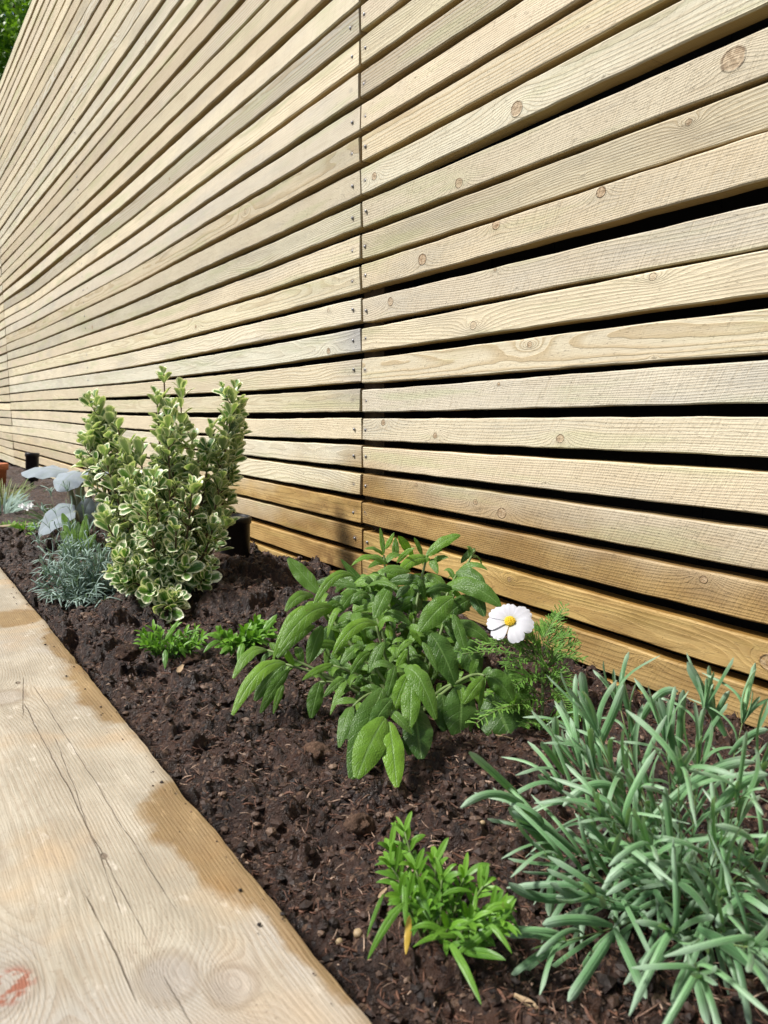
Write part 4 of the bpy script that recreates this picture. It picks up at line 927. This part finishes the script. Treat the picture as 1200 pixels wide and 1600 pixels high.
for L in [(122,862,97,802,22,1.80,1.82,0,.7),(126,862,135,805,20,1.80,1.82,0,.75),(124,864,108,835,18,1.79,1.79,2,.6),(128,864,150,835,16,1.79,1.8,2,.4),(118,850,90,858,12,1.78,1.77,3,.7),(120,860,122,815,20,1.82,1.84,0,.3),(112,850,95,830,16,1.79,1.8,0,.5)]: pleaf(lf, *L[:8], tone=L[8], face=.8)
lf.build('foliage', M_SAGE, t)
st = MB(); st.tube([c, at(124, 862, 1.80), at(122, 850, 1.8)], .002, 6); st.build('stem', M_STEM, t)

# ------------------------------------------------------------------ silver felted plant
M_SIL = mat_leaf('silver_felt_leaf', (0.24, 0.285, 0.31), (0.35, 0.40, 0.47), trans=.08, rough=.9, under=(0.26, 0.31, 0.22), sheen=.3, veins=.25, rib=(0.26, 0.31, 0.30), texture=.4, tscale=300.0, spec=.1)
M_SILST = mat_plain('silver_stem', (0.32, 0.36, 0.26), .9, 0, 300, .3)
def silver():
    base = on_level(132, 840, .0); base.z = gz(base.x, base.y)
    t = thing('silver_leaf_plant', base, 'silver-white felted plant with big flat leaves, behind the small lavender', 'plant'); lf = MB(); st = MB()
    def bigleaf(cx, cy, d, L, W, dirv, nrm, tone, cup, droop=.2):
        A = at(cx, cy, d); dv = Vector(dirv).normalized(); n_ = Vector(nrm).normalized()
        P = bez(A, A+dv*L*.5+n_*L*.15, A+dv*L-n_*L*droop, 12)
        lf.leaf(P, W, n_, lambda v: max(.12, math.sin(math.pi*min(1, v*.93+.07))**.45), 6, cup, None, tone, .07, -.16)
        return A
    dd = 2.05
    a1 = bigleaf(104, 738, dd, .125, .095, -RT*1.0+Vector((0, 0, .05)), Vector((0, 0, 1))-FW*.30, .7, -.05, .05)
    a2 = bigleaf(122, 736, dd-.02, .085, .085, -RT*.35-Vector((FW.x, FW.y, 0))*.8-Vector((0, 0, .35)), Vector((0, 0, 1))-FW*.75, .9, -.1, .25)
    a3 = bigleaf(128, 738, dd+.02, .10, .08, RT*1.0+Vector((0, 0, .05)), Vector((0, 0, 1))-FW*.35, .65, -.1, .1)
    a4 = bigleaf(118, 800, dd-.05, .12, .085, -RT*1.0-Vector((0, 0, .38)), Vector((0, 0, .8))-FW*.9, .45, .25, .2)
    a5 = bigleaf(132, 805, dd+.02, .09, .08, RT*1.0+Vector((0, 0, .2)), Vector((0, 0, .6))-FW*.9, .3, .1, .2)
    a6 = bigleaf(128, 815, dd, .07, .05, RT*.2+Vector((0, 0, .5)), -FW, .3, .2, .1)
    for a, mx in ((a1, (112, 780)), (a2, (118, 780)), (a3, (128, 780)), (a3+RT*.03, (140, 780)), (a4, (122, 815)), (a5, (128, 820))):
        st.tube(bez(base, at(mx[0], mx[1], dd), a, 10), [.010-.0045*i/9 for i in range(10)], 8)
    lf.build('foliage', M_SIL, t); st.build('stalks', M_SILST, t)
silver()

# ------------------------------------------------------------------ cosmos
M_COS = mat_leaf('feathery_leaf', (0.03, 0.11, 0.018), (0.20, 0.40, 0.06), trans=.15, rough=.5)
def cosmos():
    base = on_level(845, 1150, .012); base.z = gz(base.x, base.y); up = Vector((0, 0, 1))
    t = thing('cosmos_plant', base, 'feathery-leaved cosmos carrying one white flower, between sage and lavender', 'flower plant'); lf = MB(); st = MB()
    F0 = at(797, 972, .93); neck = at(803, 984, .945)
    main = bez(base, at(852, 1060, .93), at(842, 1000, .95), 14)
    st.tube(main, [.0022-.0008*i/13 for i in range(14)], 6)
    st.tube(bez(main[9], at(840, 1010, .95), neck, 10), .0012, 6)
    def feather(A, m, C, L2, n=9, tn=.5):
        P = bez(A, m, C, n+3); st.tube(P, .0007, 4, tn, False)
        for i in range(2, n+3):
            ax = (P[i]-P[i-1]).normalized(); q = (Matrix.Rotation(random.uniform(-.6, .6), 3, ax) @ (up.cross(ax)+rv(.05)).normalized()); fr = i/(n+2)
            for s_ in (-1, 1):
                L = L2*(1.15-.75*fr)*random.uniform(.7, 1.2); d = (q*s_*.9+ax*.75+up*.25).normalized()
                e = P[i]+d*L+rv(L*.12)-up*L*random.uniform(-.1, .4); Q = bez(P[i], P[i]+d*L*.55+up*L*.1, e, 6)
                lf.leaf(Q, .0015, up-FW*.5, linear, 1, .1, None, min(1, tn+random.uniform(-.2, .4)), 0, 0)
                for k in (2, 3, 4):
                    if random.random() < .75:
                        d2 = (d+q*s_*random.uniform(-.9, .9)+up*random.uniform(-.3, .7)).normalized(); l2 = L*.42*random.uniform(.6, 1.1)
                        lf.leaf(bez(Q[k], Q[k]+d2*l2*.5, Q[k]+d2*l2-up*l2*.2, 4), .0012, up-FW*.5, linear, 1, .1, None, min(1, tn+random.uniform(-.1, .4)), 0, 0)
    for (bx, by, mx, my, tx, ty, d0, d1, L2, tn) in [(850,1040,800,1010,722,1022,.93,.88,.028,.5),(848,1030,800,1000,750,1008,.94,.92,.026,.6),(848,1020,865,985,880,950,.95,.98,.024,.4),(850,1045,880,1020,905,1030,.94,.92,.026,.5),
            (848,1060,880,1050,880,1075,.93,.90,.022,.4),(848,1110,800,1085,745,1130,.90,.83,.028,.8),(850,1120,800,1100,790,1110,.90,.86,.02,.6),(850,1085,820,1080,790,1060,.92,.90,.022,.4),(850,1130,880,1110,905,1120,.90,.88,.022,.3),
            (846,1015,830,990,812,1000,.95,.95,.022,.4),(850,1075,870,1060,850,1040,.92,.90,.024,.5),(846,1000,850,985,845,985,.96,.97,.02,.5),(850,1095,875,1085,895,1095,.92,.9,.022,.35),(850,1035,820,1030,790,1040,.93,.9,.026,.45),
            (846,1060,815,1050,770,1085,.92,.88,.024,.6),(850,1070,830,1050,800,1075,.92,.88,.024,.5),(848,1025,830,1010,775,1000,.94,.93,.024,.5),(850,1030,880,1010,900,1005,.94,.94,.022,.5),(850,1040,845,1010,830,995,.93,.92,.024,.7),(848,1000,860,980,870,960,.95,.97,.02,.5),(850,1090,820,1090,800,1105,.91,.88,.022,.5),(852,1080,880,1080,885,1110,.91,.88,.022,.5),(850,1050,870,1030,860,1010,.93,.91,.024,.5),(850,1140,840,1120,820,1135,.9,.86,.02,.35),(848,1010,870,1000,890,990,.95,.95,.022,.35)]:
        feather(at(bx, by, d0), at(mx, my, (d0+d1)/2), at(tx, ty, d1), L2*1.1, 15, tn)
    lf.build('foliage', M_COS, t)
    # flower head: faces the camera, tilted up
    nrm = (-FW*.62+up*.72-RT*.20).normalized(); ex_ = (RT-nrm*RT.dot(nrm)).normalized(); ey = nrm.cross(ex_)
    pt = MB(); R0 = .0232
    for k, dg in enumerate((88, 132, 176, 222, 282, 338, 32)):
        th = R(dg); d = ex_*math.cos(th)+ey*math.sin(th); sd_ = nrm.cross(d); n = 12; nu = 6; V = []; Lu = []; Fc = []
        Lp = R0*random.uniform(1.02, 1.18); hw = R0*random.uniform(.44, .50); zoff = .0004*(k % 3)
        for i in range(n+1):
            v = i/n; wv = hw*(0.20+0.80*math.sin(min(1, v*1.15)*1.57)**1.1)*(1-.12*max(0, v-.85)/.15)
            for j in range(-nu, nu+1):
                u = j/nu; tooth = 0.06*abs(math.cos(u*3*1.57))**.8 if v > .9 else 0
                rr_ = .004+Lp*(v*(1-.12*u*u*v) + (tooth if i == n else 0) - (.02 if i == n else 0))
                q = F0+d*rr_+sd_*(u*wv)+nrm*(.0045*v-.006*v*v*v+.0002*math.cos(u*9)*v+zoff+.0009*u)
                V.append(q); Lu.append((u, v, .5))
        m_ = 2*nu+1
        for i in range(n):
            for j in range(m_-1): a = i*m_+j; Fc.append((a, a+1, a+m_+1, a+m_))
        pt.add(V, Fc, Lu, .5)
    m, nt = new_mat('white_petal'); g = G(nt); u, v, r = g.sep(g.attr('luv').outputs['Vector'])
    rid = g.m('ABSOLUTE', g.m('SINE', g.m('MULTIPLY', u, 9.0)))
    g.out(g.mix(g.mr(v, 0.35, 0.0), (0.62, 0.62, 0.66), (0.50, 0.52, 0.36)), .5, g.bump(rid, .12, .0004), .3, .25, (0.6, 0.6, 0.64))
    fl = pt.build('flower', m, t); 
    dk = MB()
    for k in range(70):
        rr_ = .0068*math.sqrt(k/70); th = k*2.39996; c = F0+ex_*rr_*math.cos(th)+ey*rr_*math.sin(th)+nrm*(.0050-.00004*k+.0006*random.random()); s_ = .0010
        dk.add([c+Vector(q)*s_ for q in ico], icf, None, random.random())
    dk.lathe(F0, nrm, [(.0070, .0002), (.0066, .0030), (.004, .0044), (.0002, .0048)], 20)
    M_Y = mat_plain('yellow_disc', (0.75, 0.52, 0.02), .6, 0, 500, .3, .15)
    ORG[fl.name] = ORG[t.name]
    dk.build('disc', M_Y, fl)
    st.tube([neck, F0-nrm*.003], [.0014, .003], 8); st.build('stems', M_STEM, t)
cosmos()

# ------------------------------------------------------------------ far plants
def tuft(name, label, cat, px, py, z, n, L, W, mat, spread, upk=1.0, group=None, arch=.4, prof=linear):
    base = on_level(px, py, z); base.z = gz(base.x, base.y)-.002; t = thing(name, base, label, cat, group); lf = MB(); up = Vector((0, 0, 1))
    for _ in range(n):
        a = random.uniform(0, 6.283); r = spread*math.sqrt(random.random()); p0 = base+Vector((math.cos(a)*r*.5, math.sin(a)*r*.5, 0)); d = (Vector((math.cos(a), math.sin(a), 0))*random.uniform(.1, 1)+up*upk).normalized()
        l = L*random.uniform(.6, 1.1); lf.leaf(bez(p0, p0+d*l*.6, p0+d*l+Vector((math.cos(a), math.sin(a), -1))*l*arch*random.random(), 7), W*random.uniform(.7, 1.2), up-FW, prof, 1, .15, None, random.random(), 0, 0)
    o = lf.build('foliage', mat, t); return t
M_GRASS = mat_leaf('grass_blade', (0.08, 0.15, 0.03), (0.30, 0.34, 0.10), trans=.2, rough=.5)
tuft('grass_tuft', 'tuft of olive grass blades by the terracotta pot at the left edge', 'grass tuft', 6, 790, -.01, 90, .15, .004, M_GRASS, .10, 1.2)
tuft('blue_leaved_plant', 'blue-grey strap-leaved plant cut by the left edge of the bed', 'plant', 2, 806, -.01, 60, .12, .008, M_LAV2, .08, .8)
tuft('fine_leaved_plant', 'fine dark green needle-leaved tuft behind the silver felted leaves', 'plant', 112, 828, -.01, 150, .13, .003, mat_leaf('needle_leaf', (0.04, .09, .035), (.14, .22, .09)), .12, 1.0)
FE = mat_leaf('feathery_seedling', (0.07, 0.22, 0.03), (0.32, 0.55, 0.07), trans=.25)
for k, (px, py, lb) in enumerate([(12, 826, 'feathery bright green seedling touching the left edge'), (40, 832, 'feathery bright green seedling at the sleeper, second from the left edge'), (66, 838, 'feathery bright green seedling nearest the small lavender')]):
    tuft('feathery_seedling', lb, 'seedling', px, py, -.005, 130, .035, .003, FE, .055, .9, 'feathery seedlings across the bed')
def tiny_flowers():
    base = on_level(42, 806, -.01); base.z = gz(base.x, base.y); t = thing('white_flower_cluster', base, 'pair of tiny white flowers above the feathery seedlings at the left', 'flower plant'); lf = MB(); st = MB()
    for (px, py) in ((34, 790), (48, 789), (42, 794)):
        c = at(px, py, 2.55); st.tube([base, c], .001, 4)
        for k in range(5):
            a = k*1.2566; d = (RT*math.cos(a)+UP*math.sin(a)*.5-FW*.3).normalized(); lf.leaf(bez(c, c+d*.007, c+d*.013, 5), .009, UP*.6-FW, ovate, 1, .1)
    lf.build('flowers', mat_plain('tiny_petals', (.8, .8, .8), .6), t); st.build('stems', M_STEM, t)
tiny_flowers()
# fallen leaf scrap near the sleeper
p = on_level(112, 988, .012); z = gz(p.x, p.y)+.006; b = MB()
pleaf(b, 102, 986, 124, 991, 9, 1.34, 1.33, 1, .8, .3); tag(b.build('fallen_leaf', M_WEED, origin=at(112, 988, 1.335)), 'single pale green fallen leaf on the soil beside the sleeper', 'leaf')

# ------------------------------------------------------------------ tree beyond the fence
def tree():
    base = Vector((2.15, 10.4, -.12)); t = thing('broadleaf_tree', base, 'leafy dark green tree beyond the far end of the fence, top left corner', 'tree')
    tr = MB(); P = bez(base, base+Vector((.05, .0, 2.2)), base+Vector((-.1, 0, 4.2)), 10); tr.tube(P, [.11-.006*i for i in range(10)], 12)
    cr = MB(); C = base+Vector((-.15, 0, 4.7))
    for k in range(11):
        a = k*2.4; e = C+Vector((math.cos(a)*1.1, math.sin(a)*1.1, -.7+.2*k)); tr.tube(bez(P[5+k % 4], (P[7]+e)/2+Vector((0, 0, .2)), e, 7), [.04-.005*i for i in range(7)], 6)
    tr.build('trunk', M_WOODSTEM, t)
    cl = [(C+Vector((random.gauss(0, .75), random.gauss(0, .7), random.gauss(0, .75))), random.uniform(.22, .42)) for _ in range(120)]
    for c, r in cl:
        tn0 = random.uniform(0, .7)
        for _ in range(150):
            v = Vector((random.gauss(0, 1), random.gauss(0, 1), random.gauss(0, 1))).normalized(); p_ = c+v*r*random.uniform(.5, 1.05); d = (v+rv(.8)-Vector((0, 0, .3))).normalized(); L = random.uniform(.05, .09)
            cr.leaf([p_, p_+d*L*.5+v*L*.08, p_+d*L-v*L*.05], L*.7, v+rv(.4), lambda q: (.25, 1, .12)[int(q*2)], 1, .15, None, min(1, max(0, tn0+random.uniform(-.2, .4))))
    cr.build('crown', mat_leaf('tree_leaf', (0.05, 0.15, 0.02), (0.30, 0.50, 0.05), trans=.3, rough=.4), t)
tree()
